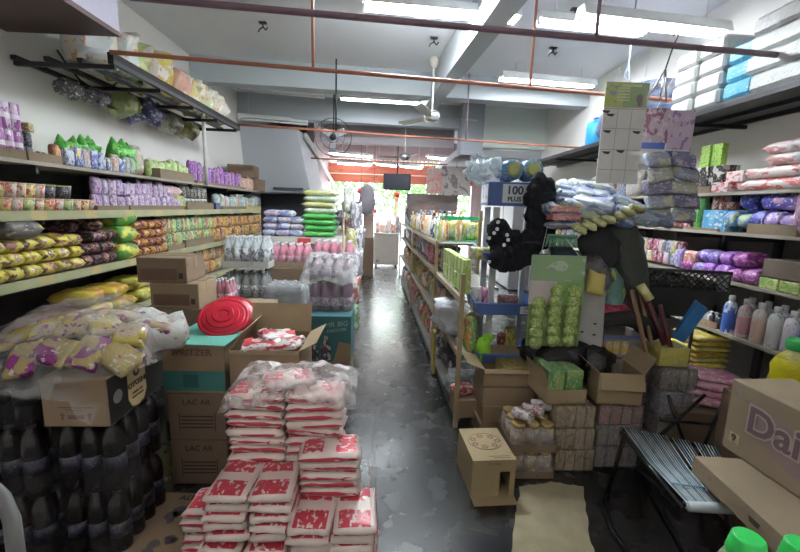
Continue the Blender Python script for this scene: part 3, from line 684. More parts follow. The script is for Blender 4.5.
no = [k_flat('noodle_pack', (.18, .24, .085), pack('no%d' % i, a, b, c, 2), seed=i) for i, (a, b, c) in enumerate((((.50, .20, .05), (.18, .04, .05), (.65, .5, .2)), ((.30, .08, .12), (.6, .35, .08), (.6, .5, .3))))]
rowL(None, 134, 167, ZL[2]+.003, 5, 4, .078, 'orange and maroon noodle pack', 'orange and maroon noodle packs', dx=.12, kinds=no)
mx = [k_stand('snack_packet', (.19, .09, .17), pack('mx%d' % i, a, b, c, 2.2), seed=i) for i, (a, b, c) in enumerate((((.40, .48, .16), (.6, .6, .4), (.1, .3, .1)), ((.12, .32, .16), (.5, .55, .3), (.7, .7, .6)), ((.50, .46, .22), (.35, .12, .06), (.65, .6, .4)), ((.45, .3, .2), (.2, .06, .05), (.6, .55, .3))))]
rowL(None, 166, 216, ZL[2]+.01, 12, 2, .16, 'green and cream snack packet', 'green and cream snack packets', dx=.09, kinds=mx[:3], rots=.3)
trayL(167, 184, ZL[2], 'cardboard tray under green packets, nearest on the third shelf', .06); trayL(185, 214, ZL[2], 'cardboard tray under cream packets on the third shelf', .09)
on = [k_stand('snack_packet', (.19, .09, .16), pack('on%d' % i, a, b, c, 2.2), seed=i) for i, (a, b, c) in enumerate((((.62, .38, .08), (.4, .1, .05), (.7, .6, .3)), ((.55, .2, .08), (.6, .45, .1), (.7, .6, .4))))]
rowL(None, 216, 264, ZL[2]+.01, 16, 2, .16, 'orange snack packet at the far end', 'orange snack packets', dx=.09, kinds=on+mx[3:], rots=.3)
# lowest shelf
yl = [k_flat('noodle_pack', (.27, .3, .11), pack('yl%d' % i, a, b, c, 1.6), seed=i+1) for i, (a, b, c) in enumerate((((.62, .50, .06), (.55, .25, .06), (.65, .55, .3)), ((.55, .52, .10), (.35, .3, .05), (.6, .55, .3)), ((.22, .05, .05), (.08, .03, .03), (.4, .2, .1))))]
for i, (px, k, m, l) in enumerate(((92, 1, 0, 'orange yellow pack on the lowest shelf, upper left'), (110, 1, 0, 'orange yellow pack on the lowest shelf, upper middle'), (95, 0, 0, 'orange yellow pack on the lowest shelf, lower left'), (117, 0, 0, 'orange yellow pack on the lowest shelf, lower middle'),
        (139, 1, 1, 'olive yellow pack on the lowest shelf, upper right'), (140, 0, 1, 'olive yellow pack on the lowest shelf, lower right'), (60, 0, 2, 'dark maroon pack on the lowest shelf, second from left'), (35, 0, 2, 'dark maroon pack on the lowest shelf, leftmost'), (76, 0, 2, 'dark maroon pack on the lowest shelf by the yellow ones'))):
    yl[m].put((-2.25+.03*(i % 2), YL(px), ZL[3]+.003+k*.11), PI/2+rnd(-.15, .15), l)
rowL(on[0], 150, 240, ZL[3]+.01, 12, 2, .16, 'maroon and yellow packet on the lowest shelf', 'packets on the lowest shelf', dx=.1, kinds=[mx[3], on[1], mx[2]])

# ---- right wall shelves
S = ' on the top right shelf'
bx = k_box('black_box', (.13, .13, .155), pack('bwbox', (.03, .03, .03), (.6, .6, .58), (.45, .4, .35), 1.8), bev=.003)
for i, px in enumerate((690, 704)): bx.put((2.62, YR(px), ZR[0]+.055), -PI/2, 'black and white box in the cardboard tray, '+nth(i, 2)+' one', 'black and white boxes')
lc = k_box('lime_box', (.095, .05, .17), pack('lime', (.36, .60, .10), (.42, .66, .14), (.1, .14, .08), 1.5, bmp=0), bev=.002)
for i, px in enumerate((686, 697)): lc.put((2.62, YR(px), ZR[0]+.215), -PI/2, 'lime green box standing on the black boxes, '+('left one', 'right one')[i])
trayL(683, 706, ZR[0], 'cream cardboard tray under the black and white boxes', .05, YR, 2.5, kraft_pale)
wr = k_box('tissue_box', (.15, .2, .075), pack('wrbox', (.66, .60, .58), (.6, .10, .12), (.75, .7, .7), 2.4), bev=.003)
wr.put((2.6, YR(716), ZR[0]), -PI/2, 'white box with red marks, lower left on the top shelf'); wr.put((2.64, YR(724), ZR[0]+.075), -PI/2, 'white box with red marks stacked on another')
pk_ = [k_flat('tissue_pack', (.30, .26, .085), pack('pkw%d' % i, a, b, c, 1.5), seed=i+2, e=.3) for i, (a, b, c) in enumerate((((.62, .30, .30), (.70, .62, .60), (.75, .72, .7)), ((.66, .60, .58), (.55, .15, .15), (.75, .7, .7)), ((.45, .45, .46), (.6, .6, .6), (.5, .15, .15))))]
for i, (px, k, m) in enumerate(((730, 0, 0), (749, 0, 1), (772, 0, 1), (797, 0, 1), (743, 1, 0), (762, 1, 1), (786, 1, 2), (812, 1, 2), (770, 2, 0), (797, 2, 2), (765, 3, 0), (790, 3, 2))):
    pk_[m].put((2.68, YR(px), ZR[0]+.003+k*.078), -PI/2+rnd(-.1, .1), 'pink and white tissue pack, '+NUM[k]+' layer up, '+NUM[(0, 1, 2, 3, 0, 1, 2, 3, 0, 1, 0, 1)[i]]+' from the left', 'pink and white tissue packs')
# second right shelf
gc = k_can('snack_tube', .045, .27, pack('gtube', (.07, .32, .08), (.2, .5, .12), (.6, .3, .2), 1.5), lid=plain('green_lid', (.15, .4, .15), .4)); gc.put((2.57, YR(694), ZR[1]), 0, 'tall green tube at the left end of the second right shelf')
bb = k_box('blue_pack', (.23, .14, .16), pack('skyblue', (.10, .36, .62), (.2, .5, .7), (.7, .75, .8), 1.4)); bb.put((2.6, YR(712), ZR[1]), -PI/2, 'sky blue box beside the green tube')
rj = k_can('red_jar', .035, .10, pack('redjar', (.35, .06, .05), (.5, .4, .3)))
for i in range(3): rj.put((2.6, YR(712)-.07+.07*i, ZR[1]+.163), 0, 'red jar on the sky blue box, '+nth(2-i, 3), 'red jars on the blue box')
bp = [k_flat('napkin_pack', (.19, .16, .11), pack('bp%d' % i, a, b, c, 1.6), seed=i+3, e=.3) for i, (a, b, c) in enumerate((((.10, .10, .48), (.2, .2, .6), (.75, .75, .8)), ((.16, .34, .66), (.5, .6, .3), (.7, .7, .8)), ((.42, .30, .62), (.65, .6, .75), (.2, .1, .4)), ((.14, .12, .42), (.5, .3, .5), (.8, .8, .8))))]
rowR(None, 722, 795, ZR[1]+.04, 5, 1, .1, 'blue and lilac sanitary pack in the lower row', dx=.1, kinds=[bp[1], bp[1], bp[0], bp[2], bp[2]])
for i, (px, r_) in enumerate(((734, .9), (760, .5), (778, .3))): bp[(0, 0, 3)[i]].put((2.62, YR(px), ZR[1]+.165), (-.5*(i == 0), 0, -PI/2+r_*.3), 'deep blue sanitary pack on top, '+nth(i, 3))
trayL(748, 800, ZR[1], 'pale cardboard tray under the blue packs', .07, YR, 2.5, kraft_pale); trayL(684, 720, ZR[1], 'low cardboard lid under the sky blue box', .02, YR, 2.5, kraft_pale)
pr_ = k_stand('pink_bag', (.18, .12, .32), pack('pinkr', (.50, .25, .40), (.65, .45, .6)), 'bag', seed=3); pr_.put((2.56, YR(806), ZR[1]+.01), -PI/2, 'pink bag at the right edge of the second shelf')
# small row left part seen through the clutter
for k, (px0, px1, n, col, h) in enumerate(((632, 684, 9, None, .12),)):
    cols = [(.5, .12, .2), (.62, .5, .5), (.2, .3, .5), (.6, .55, .2), (.45, .1, .1)]
    kk = [k_stand('small_packet', (.10, .06, .12), pack('sm%d' % i, c, (.6, .55, .6), (.3, .2, .4)), seed=i) for i, c in enumerate(cols)]
    rowR(None, px0, px1, ZR[2]+.02, n, 2, .1, 'small bright packet behind the dark net', dx=.07, kinds=kk, rots=.2)
    rowR(None, 640, 684, ZR[1]+.01, 6, 1, .1, 'small packet by the hanging packs', dx=.1, kinds=kk, rots=.3)
tr3 = [k_flat('sanitary_pack', (.19, .18, .10), pack('tp%d' % i, a, b, c, 1.7), seed=i+1, e=.3) for i, (a, b, c) in enumerate((((.30, .08, .50), (.45, .2, .6), (.7, .6, .75)), ((.20, .14, .50), (.4, .3, .6), (.7, .7, .8)), ((.36, .06, .34), (.5, .2, .5), (.7, .5, .7))))]
rowR(None, 688, 765, ZR[2]+.003, 6, 1, .1, 'purple sanitary pack in the lower row', dx=.1, kinds=[tr3[2], tr3[1], tr3[0], tr3[0], tr3[2], tr3[2]])
rowR(None, 700, 752, ZR[2]+.105, 4, 1, .1, 'purple sanitary pack in the upper row', dx=.11, kinds=[tr3[1], tr3[1], tr3[0], tr3[2]])
og = k_stand('orange_bag', (.14, .08, .17), pack('orangeb', (.65, .25, .18), (.7, .5, .45)), seed=5); og.put((2.56, YR(693), ZR[2]+.01), -PI/2, 'orange packet left of the purple sanitary packs')
vb = k_stand('violet_bag', (.10, .08, .17), pack('violetb', (.35, .25, .6), (.6, .5, .7)), seed=6); vb.put((2.56, YR(682), ZR[2]+.01), -PI/2, 'violet packet left of the orange one')
gx = k_box('green_box', (.13, .15, .07), pack('greenbx', (.25, .42, .10), (.5, .55, .2), (.7, .7, .5)))
for i, px in enumerate((778, 800)): gx.put((2.6, YR(px), ZR[2]), -PI/2, 'green flat box at the right end of the third shelf, '+('left', 'right')[i]+' one')
k_box('brown_carton', (.40, .26, .12), card('grey_kraft', (.17, .13, .10))).put((2.66, YR(800), ZR[2]+.075), -PI/2, 'grey brown carton lying on the third shelf at right')
# goods farther down the right wall, behind the display stand
fk = [k_stand('packet', (.2, .1, .24), pack('fk%d' % i, c, (.3, .28, .28), (.5, .48, .45), 2), seed=i+3) for i, c in enumerate(((.25, .10, .12), (.16, .18, .28), (.36, .33, .28), (.12, .2, .12), (.35, .28, .12)))]
for z, w_ in ((ZR[0], 'top'), (ZR[1], 'second'), (ZR[2], 'third'), (ZR[3], 'fourth')): rowR(None, 530, 628, z+.004, 13, 1, .1, 'packet far along the '+w_+' right shelf', dx=.12, kinds=fk, rots=.3)
# bottles on the fourth shelf
lot = [(0.034, 0), (.038, .006), (.038, .15), (.03, .175), (.016, .185), (.016, .195)]
lots = [k_bottle('lotion_bottle', lot, pack('lot%d' % i, a, b, c, 1.6, bmp=0, band=(2, .12, .62, b)), white_pl, capr=.018, caph=.028) for i, (a, b, c) in enumerate((((.62, .64, .7), (.06, .14, .5), (.3, .4, .7)), ((.62, .58, .58), (.58, .32, .36), (.5, .3, .4)),
       ((.66, .64, .62), (.70, .50, .42), (.6, .4, .3)), ((.64, .64, .62), (.62, .64, .62), (.15, .25, .15)), ((.6, .58, .62), (.55, .5, .58), (.3, .2, .3))))]
for i, px in enumerate((741, 757, 773, 790, 808, 826)):
    lots[i % 5].put((2.55, YR(px), ZR[3]), 0, ('blue labelled', 'pink labelled', 'peach labelled', 'white', 'lilac labelled', 'second blue labelled')[i]+' lotion bottle on the fourth right shelf', None, (1.1, 1.1, 1.25))
for i, px in enumerate((748, 765, 782, 799)): lots[(i+3) % 5].put((2.65, YR(px), ZR[3]), 1, 'lotion bottle in the back line, '+nth(i, 4), 'lotion bottles behind')
sb = k_bottle('white_bottle', [(.02, 0), (.022, .005), (.022, .07), (.01, .085)], plain('white_body', (.6, .6, .58), .35), white_pl, capr=.01, caph=.02)
rowR(sb, 706, 729, ZR[3]+.01, 6, 2, .0, 'small white bottle in the brown tray', group='small white bottles', dx=.05, jit=.02)
trayL(703, 734, ZR[3], 'brown cardboard tray of small white bottles', .05, YR, 2.5, kraft)
db = k_bottle('dark_bottle', [(.02, 0), (.022, .005), (.022, .08), (.01, .09)], plain('dark_body', (.04, .03, .04), .3), black_plastic, capr=.01, caph=.02)
rowR(db, 726, 738, ZR[3]+.005, 4, 1, .0, 'small dark bottle beside the lotion bottles', group='small dark bottles', dx=.04, jit=.02)
wp = [k_stand('wash_powder_bag', (.17, .09, .19), pack('wp%d' % i, a, b, c, 2), 'bag', seed=i+4) for i, (a, b, c) in enumerate((((.60, .10, .08), (.7, .6, .6), (.5, .1, .1)), ((.60, .58, .60), (.2, .08, .3), (.3, .1, .4)), ((.62, .60, .62), (.3, .2, .35), (.6, .6, .6))))]
for i, px in enumerate((670, 681, 694)): wp[i].put((2.6, YR(px), ZR[3]+.01), -PI/2+.1, ('red and white packet leaning at the left end of the fourth shelf', 'white and purple packet standing on the fourth shelf', 'white packet right of the purple one')[i])
# high shelves with bulk packs
hs = thing('high_shelf', 'dark high shelf along the right wall', 'shelf', (2.7, 4, 2.42))
MB().b2(-.3, .3, -2.6, 3.0, -.02, 0).build('shelf_board', plain('dark_board', (.07, .07, .075), .6), hs)
for x in (-.3, .0, .25): MB().b2(x-.015, x+.015, -2.6, 3.0, -.05, -.02).build('rail', dark_metal, hs)
for y in (-1.8, -.6, .6, 1.8): MB().b2(-.3, .3, y-.015, y+.015, -.08, -.05).build('bracket', dark_metal, hs)
wpk = k_box('toilet_roll_pack', (.24, .34, .115), plain('white_wrap', (.55, .57, .56), .3, 0, .08, 9, .6), bev=.02)
blp = k_box('blue_roll_pack', (.24, .34, .115), pack('bluewrap', (.10, .40, .60), (.14, .46, .66), (.3, .6, .75), 1.4, .3, bmp=.8), bev=.02)
def hp(kind, px, k, l, dx=.15, g='bulk packs on the high right shelf'):
    y = at(px, 100, X=2.4).y; kind.put((2.4+dx+rnd(0, .015), y, 2.42+.12*k), -PI/2+rnd(-.04, .04), l, g)
for c, (px, n) in enumerate(((812, 5), (781, 4), (757, 4), (736, 3), (706, 4), (682, 4))):
    for k in range(n): 
        b_ = (c == 3 and k in (0, 1, 2))
        hp(blp if b_ else wpk, px, k, ('blue' if b_ else 'white')+' wrapped roll pack, '+NUM[k]+' up in the stack '+('at the right edge of the picture', 'second from the right', 'third from the right', 'that is blue', 'left of the blue stack', 'nearest the blue basins')[c])
# basins wrapped in plastic
q = at(660, 108, Y=4); 
t = thing('basin_stack', 'stack of blue basins wrapped in plastic on the high shelf', 'basins', (2.58, 4.02, 2.42))
bl = plain('basin_blue', (.02, .10, .34), .35)
for k in range(8):
    MB().lathe([(.14, 0), (.195, .10), (.21, .105), (.19, .10), (.13, .008)], (0, 0, .045*k+.01), 20).build('basin', bl if k % 3 else plain('basin_dark', (.05, .05, .12), .4), t)
MB().lathe([(.16, 0), (.22, .12), (.225, .42), (.16, .46), (.02, .47)], n=20).build('plastic_wrap', thin_film, t)
q = at(587, 140, X=2.45); t = thing('water_container', 'bright blue container on the high shelf behind the grey card', 'container', (2.55, q.y, 2.42))
MB().lathe([(.10, 0), (.11, .02), (.11, .26), (.09, .29), (.04, .31)], n=18).build('body', plain('sky_plastic', (.03, .35, .68), .35), t); MB().lathe([(.045, 0), (.045, .03)], (0, 0, .305), 12).build('cap', bl, t)
o = MB().ball((0, 0, .22), (.19, .2, .23), 12, 8, jit=.4, seed=4).build('blue_bag', plain('navy_bag', (.10, .14, .26), .5, 0, .3, 8, .5), loc=(2.6, q.y-.34, 2.42)); tag(o, 'navy bag standing beside the bright blue container', 'bag')
# left high rack of bagged goods
hr = thing('high_rack', 'open metal rack high on the left wall', 'rack', (-2.25, 3.9, 2.56))
for x in (-.32, -.1, .12, .33): MB().b2(x-.02, x+.02, -.85, 1.6, -.03, 0).build('rail', dark_metal, hr)
MB().b2(.31, .35, -.85, 1.6, 0, .045).build('front_rail', plain('grey_rail', (.018, .014, .012), .8), hr)
for k in range(5): MB().b2(-.34, .34, -.83+k*.58, -.80+k*.58, -.06, -.03).build('cross_bar', dark_metal, hr)
MB().tube([(.17, .95, .05), (.17, .95, -.76)], .022).build('post', white_metal, hr)
bgs = [(.60, .62, .60), (.5, .54, .5), (.45, .5, .2), (.62, .52, .12), (.64, .5, .1), (.6, .35, .28), (.62, .55, .2), (.5, .55, .35), (.6, .5, .15), (.55, .52, .45), (.62, .56, .12)]
for i, c in enumerate(bgs):
    k = k_stand('snack_bag', (.27, .32, .34), pack('hb%d' % i, c, (.66, .6, .5), (.6, .3, .2), 1.6, .25, bmp=.8), 'bag', wob=.6, seed=i*3, n=9)
    k.put((-2.2+.05*(i % 2), 3.25+i*.212, 2.565), PI/2+rnd(-.5, .5), ('white', 'grey white', 'green', 'yellow', 'orange yellow', 'pinkish', 'mustard', 'pale green', 'golden', 'cream', 'bright yellow')[i]+' plastic bag on the high left rack, '+NUM[i]+' from the front', 'bags on the high left rack')
for i, (y, c, s) in enumerate(((3.3, (.10, .09, .10), .42), (3.6, (.14, .13, .14), .46), (3.9, (.36, .40, .16), .7), (4.25, (.08, .08, .22), .8), (4.7, (.3, .3, .22), .7), (5.1, (.34, .34, .12), .7))):
    k = k_flat('hanging_bag', (.34, .36, .26), pack('hgb%d' % i, c, tuple(x*1.5 for x in c), (.5, .5, .5), 1.6, .25, bmp=.9), 'bag', wob=.6, seed=i*2+1)
    k.put((-2.40, y, 2.56-.19), PI/2, ('dark grey', 'grey', 'olive green', 'navy blue', 'grey green', 'olive yellow')[i]+' plastic bag hanging under the high left rack', 'bags under the high left rack', s)
# ================================================================ LEFT FOREGROUND
def carton(name, d, label, loc, rz=0, m=None, group=None, tape=True, top=None, open_=False, flaps=(), cat='carton'):
    x, y, z = d; t = thing(name, label, cat, loc, rz, group); m = m or kraft; th = .005
    mb = MB()
    if open_:
        mb.box((0, 0, th/2), (x, y, th)); 
        for s in (-1, 1): mb.box((s*(x-th)/2, 0, z/2), (th, y, z)); mb.box((0, s*(y-th)/2, z/2), (x-2*th, th, z))
    else: mb.box((0, 0, z/2), (x, y, z), bev=.004)
    mb.build('body', m, t)
    if tape and not open_:
        mb = MB().box((0, 0, z+.0006), (x-.004, .05, .0012)).box((x/2+.0006, 0, z-.04), (.0012, .05, .08)).box((-x/2-.0006, 0, z-.04), (.0012, .05, .08))
        mb.build('tape', plain('packing_tape', (.38, .28, .17), .25), t)
    if top:
        MB().box((0, 0, z+.0015), (x+.004, y+.004, .003)).build('lid', top, t)
    for (side, ang, ln) in flaps:              # side: -y, +y, -x, +x ; ang 0 = straight up, 90 = folded outwards flat
        a = math.radians(ang)
        w_ = x if side[1] == 'y' else y
        mb = MB().box((0, 0, ln/2), (w_-.006, .004, ln))
        f = mb.build('flap', kraft_in if m is kraft else m, t)
        s = -1 if side[0] == '-' else 1
        if side[1] == 'y': f.location = (0, s*y/2, z); f.rotation_euler = (-s*a, 0, 0)
        else: f.location = (s*x/2, 0, z); 
        if side[1] == 'x':
            f.matrix_local = Matrix.Translation((s*x/2, 0, z)) @ Matrix.Rotation(s*a, 4, 'Y') @ Matrix.Rotation(PI/2, 4, 'Z')
    return t
# --- shrink wrapped cola bottles: 3 x 4 per pack
cola_m = plain('cola', (.010, .006, .005), .12); capd = plain('dark_cap', (.03, .03, .035), .4)
bprof = [(.030, 0), (.044, .010), (.045, .06), (.0435, .11), (.045, .18), (.045, .225), (.040, .258), (.027, .285), (.014, .30), (.013, .31)]
cola_bottle = (MB().lathe(bprof, n=14), MB().lathe([(.016, 0), (.016, .018)], n=10), MB().lathe([(.0452, .10), (.0452, .17)], n=14))
cola_lab = pack('cola_label', (.012, .012, .018), (.03, .03, .06), (.12, .10, .16), 2, bmp=0)
def wrap_box(x, y, z, r=.03, dome=.0, n=8, wob=.008, seed=0):
    """a shrink film skin round a pack"""
    mb = MB(); prof = [(0, 0), (0, .1), (0, .4), (0, .7), (.004, .88), (.03, .98), (.09, 1.0)]
    def ring(ins, h):
        out = []; X = x/2-ins; Y = y/2-ins; per = [(-X, -Y), (X, -Y), (X, Y), (-X, Y)]
        for k in range(4):
            a, b = per[k], per[(k+1) % 4]
            for j in range(n):
                t = j/n; px, py = a[0]+(b[0]-a[0])*t, a[1]+(b[1]-a[1])*t
                q = 1-.06*(1-abs(2*t-1)**.4) if j else .965
                w_ = wob*NZ.noise(Vector((px*9+seed, py*9, h*9)))
                out.append((px*(q if j == 0 else 1)+w_, py*(q if j == 0 else 1)+w_, h*z))
        return out
    rows = [ring(i, h) for i, h in prof]; N = 4*n; vs = [v for r_ in rows for v in r_]
    fs = [(j*N+i, j*N+(i+1) % N, (j+1)*N+(i+1) % N, (j+1)*N+i) for j in range(len(rows)-1) for i in range(N)]
    vs.append((0, 0, z*1.0)); T = len(vs)-1; L = (len(rows)-1)*N
    fs += [(L+i, L+(i+1) % N, T) for i in range(N)]
    return mb.add(vs, fs, 0, True)
dark_film = film('shrink_film', .0, .10, (.30, .31, .34), 5, .10)
def cola_pack():
    t = thing('cola_pack', '-', 'bottle pack')
    b0 = None
    for i in range(3):
        for j in range(4):
            if b0 is None:
                b = cola_bottle[0].build('bottle', cola_m, t); c = cola_bottle[1].build('cap', capd, b, loc=(0, 0, .305)); l = cola_bottle[2].build('label', cola_lab, b); b0 = b
            else:
                b = b0.copy(); COL.objects.link(b); b.parent = t
                for ch in b0.children:
                    cc = ch.copy(); COL.objects.link(cc); cc.parent = b
            b.location = (-.09+.09*i, -.14+.092*j, .002)
    wrap_box(.285, .385, .322, seed=2).build('shrink_wrap', dark_film, t)
    return Kind(t)
cp = cola_pack()
for k, l in enumerate(('on the floor', 'under the tea carton')): cp.put((-1.265, 1.80, .002+k*.325), (0, 0, .02*k), 'shrink wrapped pack of dark cola bottles '+l+', right stack', 'cola packs')
for k, l in enumerate(('on the floor', 'in the middle', 'at the top')): cp.put((-1.575, 1.77, .002+k*.325), .03-.03*k, 'shrink wrapped pack of dark cola bottles '+l+' of the left stack' if k else 'shrink wrapped pack of dark cola bottles on the floor, left stack', 'cola packs', .97 if k == 2 else None)
for k in range(2): cp.put((-1.88, 1.74, .002+k*.325), 0, 'shrink wrapped cola pack at the left edge of the picture, '+('lower', 'upper')[k], 'cola packs')
# --- tea carton with logo
t = carton('tea_carton', (.27, .41, .215), 'brown and black tea carton on the cola bottles under a bag', (-1.27, 1.805, .655), .0, kraft)
blk = plain('black_print', (.02, .02, .018), .6); cream = plain('cream_print', (.50, .38, .20), .6)
MB().b2(.1352, .1362, -.203, .203, .006, .210).build('side_panel', blk, t)
mb = MB(); pts = [(-.065, .215), (.065, .215), (.068, .06), (.045, .02), (0, .008), (-.045, .02), (-.068, .06)]
mb.add([(.1368, y-.01, z-.003) for y, z in pts], [tuple(range(7))]); mb.build('badge', cream, t)
Mf = face((.1368, -.01, .115), (0, 1, 0), (0, 0, 1)); text('OYOSHI', .036, Mf, ink, t, bold=.0008)
text('GREEN TEA', .015, face((.1368, -.01, .075), (0, 1, 0), (0, 0, 1)), ink_brown, t); text('HONEY LEMON', .012, face((.1368, -.01, .055), (0, 1, 0), (0, 0, 1)), ink_brown, t)
mb = MB().lathe([(.024, 0), (.024, .0006)], M=Matrix.Translation((.1368, -.01, .170)) @ Matrix.Rotation(PI/2, 4, 'Y'), n=20); mb.build('emblem', ink, t)
MB().lathe([(.012, 0), (.006, .0009)], M=Matrix.Translation((.1374, -.01, .170)) @ Matrix.Rotation(PI/2, 4, 'Y'), n=6).build('emblem_leaf', cream, t)
MB().lathe([(.03, 0), (.03, .0006)], M=Matrix.Translation((.1364, -.145, .11)) @ Matrix.Rotation(PI/2, 4, 'Y'), n=24).build('emblem_ring', plain('grey_print', (.22, .22, .2), .6), t)
for s in (-1, 1):
    MB().add([(s*.055-.005, -.2062, .03), (s*.055+.005, -.2062, .03), (s*.055+.005, -.2062, .05), (s*.055+.012, -.2062, .05), (s*.055, -.2062, .066), (s*.055-.012, -.2062, .05), (s*.055-.005, -.2062, .05)], [tuple(range(7))]).build('arrow_print', ink_brown, t)
MB().b2(-.035, .035, -.2062, -.2052, .035, .055).build('print_block', ink_brown, t)
MB().b2(-.07, .07, -.2062, -.2052, .085, .09).b2(-.04, .04, -.2062, -.2052, .075, .079).build('print_line', ink_brown, t)
# --- big clear bag of snack packets slumped on the carton
bc_ = Vector((-1.27, 1.80, .96))
sp = [k_flat('snack_packet', (.155, .125, .05), pack('spk%d' % i, a, b, c, 1.2, .22, bmp=.9), wob=.5, seed=i) for i, (a, b, c) in enumerate((((.44, .35, .08), (.20, .03, .18), (.45, .4, .3)), ((.36, .28, .12), (.24, .04, .20), (.5, .45, .38)), ((.40, .33, .22), (.40, .32, .06), (.2, .04, .2)), ((.36, .28, .18), (.22, .05, .18), (.45, .25, .12))))]
n = 0
random.seed(21)
def domez(x, y, R=(.40, .27, .33)):
    u = max(0, 1-(x/R[0])**2-(y/R[1])**2); return R[2]*u**.55
for gx_ in range(6):
    for gy_ in range(4):
        x = -.35+gx_*.115+rnd(-.02, .02); y = -.2+gy_*.125+rnd(-.02, .02)
        if (x/.40)**2+(y/.27)**2 > .95: continue
        z = domez(x, y); e = .02
        nx = -(domez(x+e, y)-domez(x-e, y))/(2*e); ny_ = -(domez(x, y+e)-domez(x, y-e))/(2*e)
        nrm = Vector((nx*.5, ny_*.5, 1)).normalized(); q = nrm.to_track_quat('Z', 'Y').to_matrix().to_4x4() @ Matrix.Rotation(rnd(0, 6), 4, 'Z')
        sp[n % 4].put((-1.30+x, 1.80+y, .865+z*.60-.012), q.to_euler(), ('yellow', 'purple', 'white and yellow', 'cream')[n % 4]+' snack packet inside the clear bag, '+('front', 'second', 'third', 'back')[gy_]+' line, '+nth(gx_, 6), 'snack packets in the clear bag'); n += 1
def bagfn(u, v):
    a = 2*PI*u; r = v
    x = math.cos(a)*(.43 if math.cos(a) < 0 else .30)*r; y = math.sin(a)*.30*r
    wv = NZ.noise(Vector((x*7, y*7, 3)))*.03+NZ.noise(Vector((x*19, y*19, 1)))*.014
    z = .88+.27*max(0, 1-r*r)**.5+wv+.012
    if r > .85: z = .88+.14*(1-r)/.15-(r-.85)*.35*(1 if math.cos(a) < .1 else -.3)+wv*.6
    return (-1.29+x*(1+wv*2), 1.80+y*(1+wv*2), z)
o = MB().sheet(bagfn, 56, 22).build('clear_bag', film('bag_film', .05, .42, (.72, .68, .64), 16, .10)); tag(o, 'large clear plastic bag full of snack packets on the tea carton', 'plastic bag')
def skirt(u, v):                               # empty part of the bag hanging left over the cola packs
    x = -1.78+.62*u; y = 1.53+.5*v; return (x, y, .99-.02*u-.20*(1-v)**2*(.5+.5*u)+NZ.noise(Vector((x*8, y*8, 5)))*.05-(.07 if u > .9 else 0))
o = MB().sheet(skirt, 24, 14).build('plastic_sheet', film('sheet_film', .1, .42, (.55, .57, .62), 8, .15)); tag(o, 'loose clear plastic sheet lying over the cola packs at left', 'plastic sheet')
k_flat('pale_bag', (.30, .32, .16), pack('paleb', (.56, .58, .54), (.62, .6, .58), (.5, .35, .28), 1.2, .25, bmp=.9), 'bag', wob=.5, seed=9, n=10).put((-1.12, 1.90, .90), .5, 'pale milky bag end slumped at the right of the clear bag')
# cardboard sheet on the floor
t = thing('flat_carton', 'printed flattened carton lying on the floor by the cola packs', 'cardboard', (-1.0, 1.80, .0), -.05)
MB().b2(-.17, .15, -.45, .2, .001, .03).build('panel', kraft, t)
for k in range(12):
    cx, cy, r = rnd(-.09, .11), rnd(-.4, .12), rnd(.018, .038); MB().add([(cx+r*math.cos(a*.9)*rnd(.6, 1.2), cy+r*math.sin(a*.9), .0312) for a in range(7)], [tuple(range(7))]).build('leaf_print', plain('grey_ink', (.13, .11, .11), .7), t)
text('ALUES', .05, face((.0, .16, .031), (1, 0, 0), (0, 1, 0)), ink, t)
# pale plastic chair edge at bottom left
o = MB().tube([at(-12, 480, Y=.95), at(3, 497, Y=.95), at(12, 520, Y=.93), at(17, 560, Y=.9), at(18, 600, Y=.9)], [.012, .016, .018, .018, .018], 10).build('chair_arm', plain('grey_plastic', (.12, .12, .115), .5)); tag(o, 'grey plastic chair arm at the bottom left corner', 'chair')
# --- carton stack behind the sugar
names = ('bottom', 'middle', 'top')
for k in range(2):
    t = carton('drink_carton', (.315, .42, .275), 'brown drink carton, '+names[k]+' one of three below the teal lid', (-1.02, 2.32, .002+k*.28), .0, kraft_dark, 'carton stack behind the sugar')
    text('LAC AR', .045, face((0, -.2102, .225), (1, 0, 0), (0, 0, 1)), ink, t)
    mb = MB()
    for r_ in range(4): mb.b2(-.09, .09, -.2112, -.2105, .07+r_*.022, .078+r_*.022)
    mb.b2(-.10, -.095, -.2112, -.2105, .055, .16).b2(.095, .10, -.2112, -.2105, .055, .16); mb.build('print_block', ink, t)
teal = plain('teal_card', (.14, .44, .35), .6); teal_d = plain('teal_print', (.05, .20, .18), .6)
t = carton('water_carton', (.33, .45, .275), 'carton with teal lid at the top of the stack', (-1.02, 2.33, .562), .0, kraft, tape=False)
MB().b2(-.1655, .1655, -.226, -.2252, .015, .13).build('teal_band', teal_d, t)
text('SPRITZER', .052, face((-.01, -.2255, .235), (1, 0, 0), (0, 0, 1)), ink_brown, t, bold=.001)
MB().b2(-.06, .02, -.2268, -.2261, .035, .11).build('print_block', plain('teal_dark', (.03, .12, .11), .6), t)
lid = MB().b2(-.168, .19, -.23, .42, 0, .006).build('lid_flap', teal, t, loc=(0, 0, .277)); lid.rotation_euler = (0, 0, -.06)
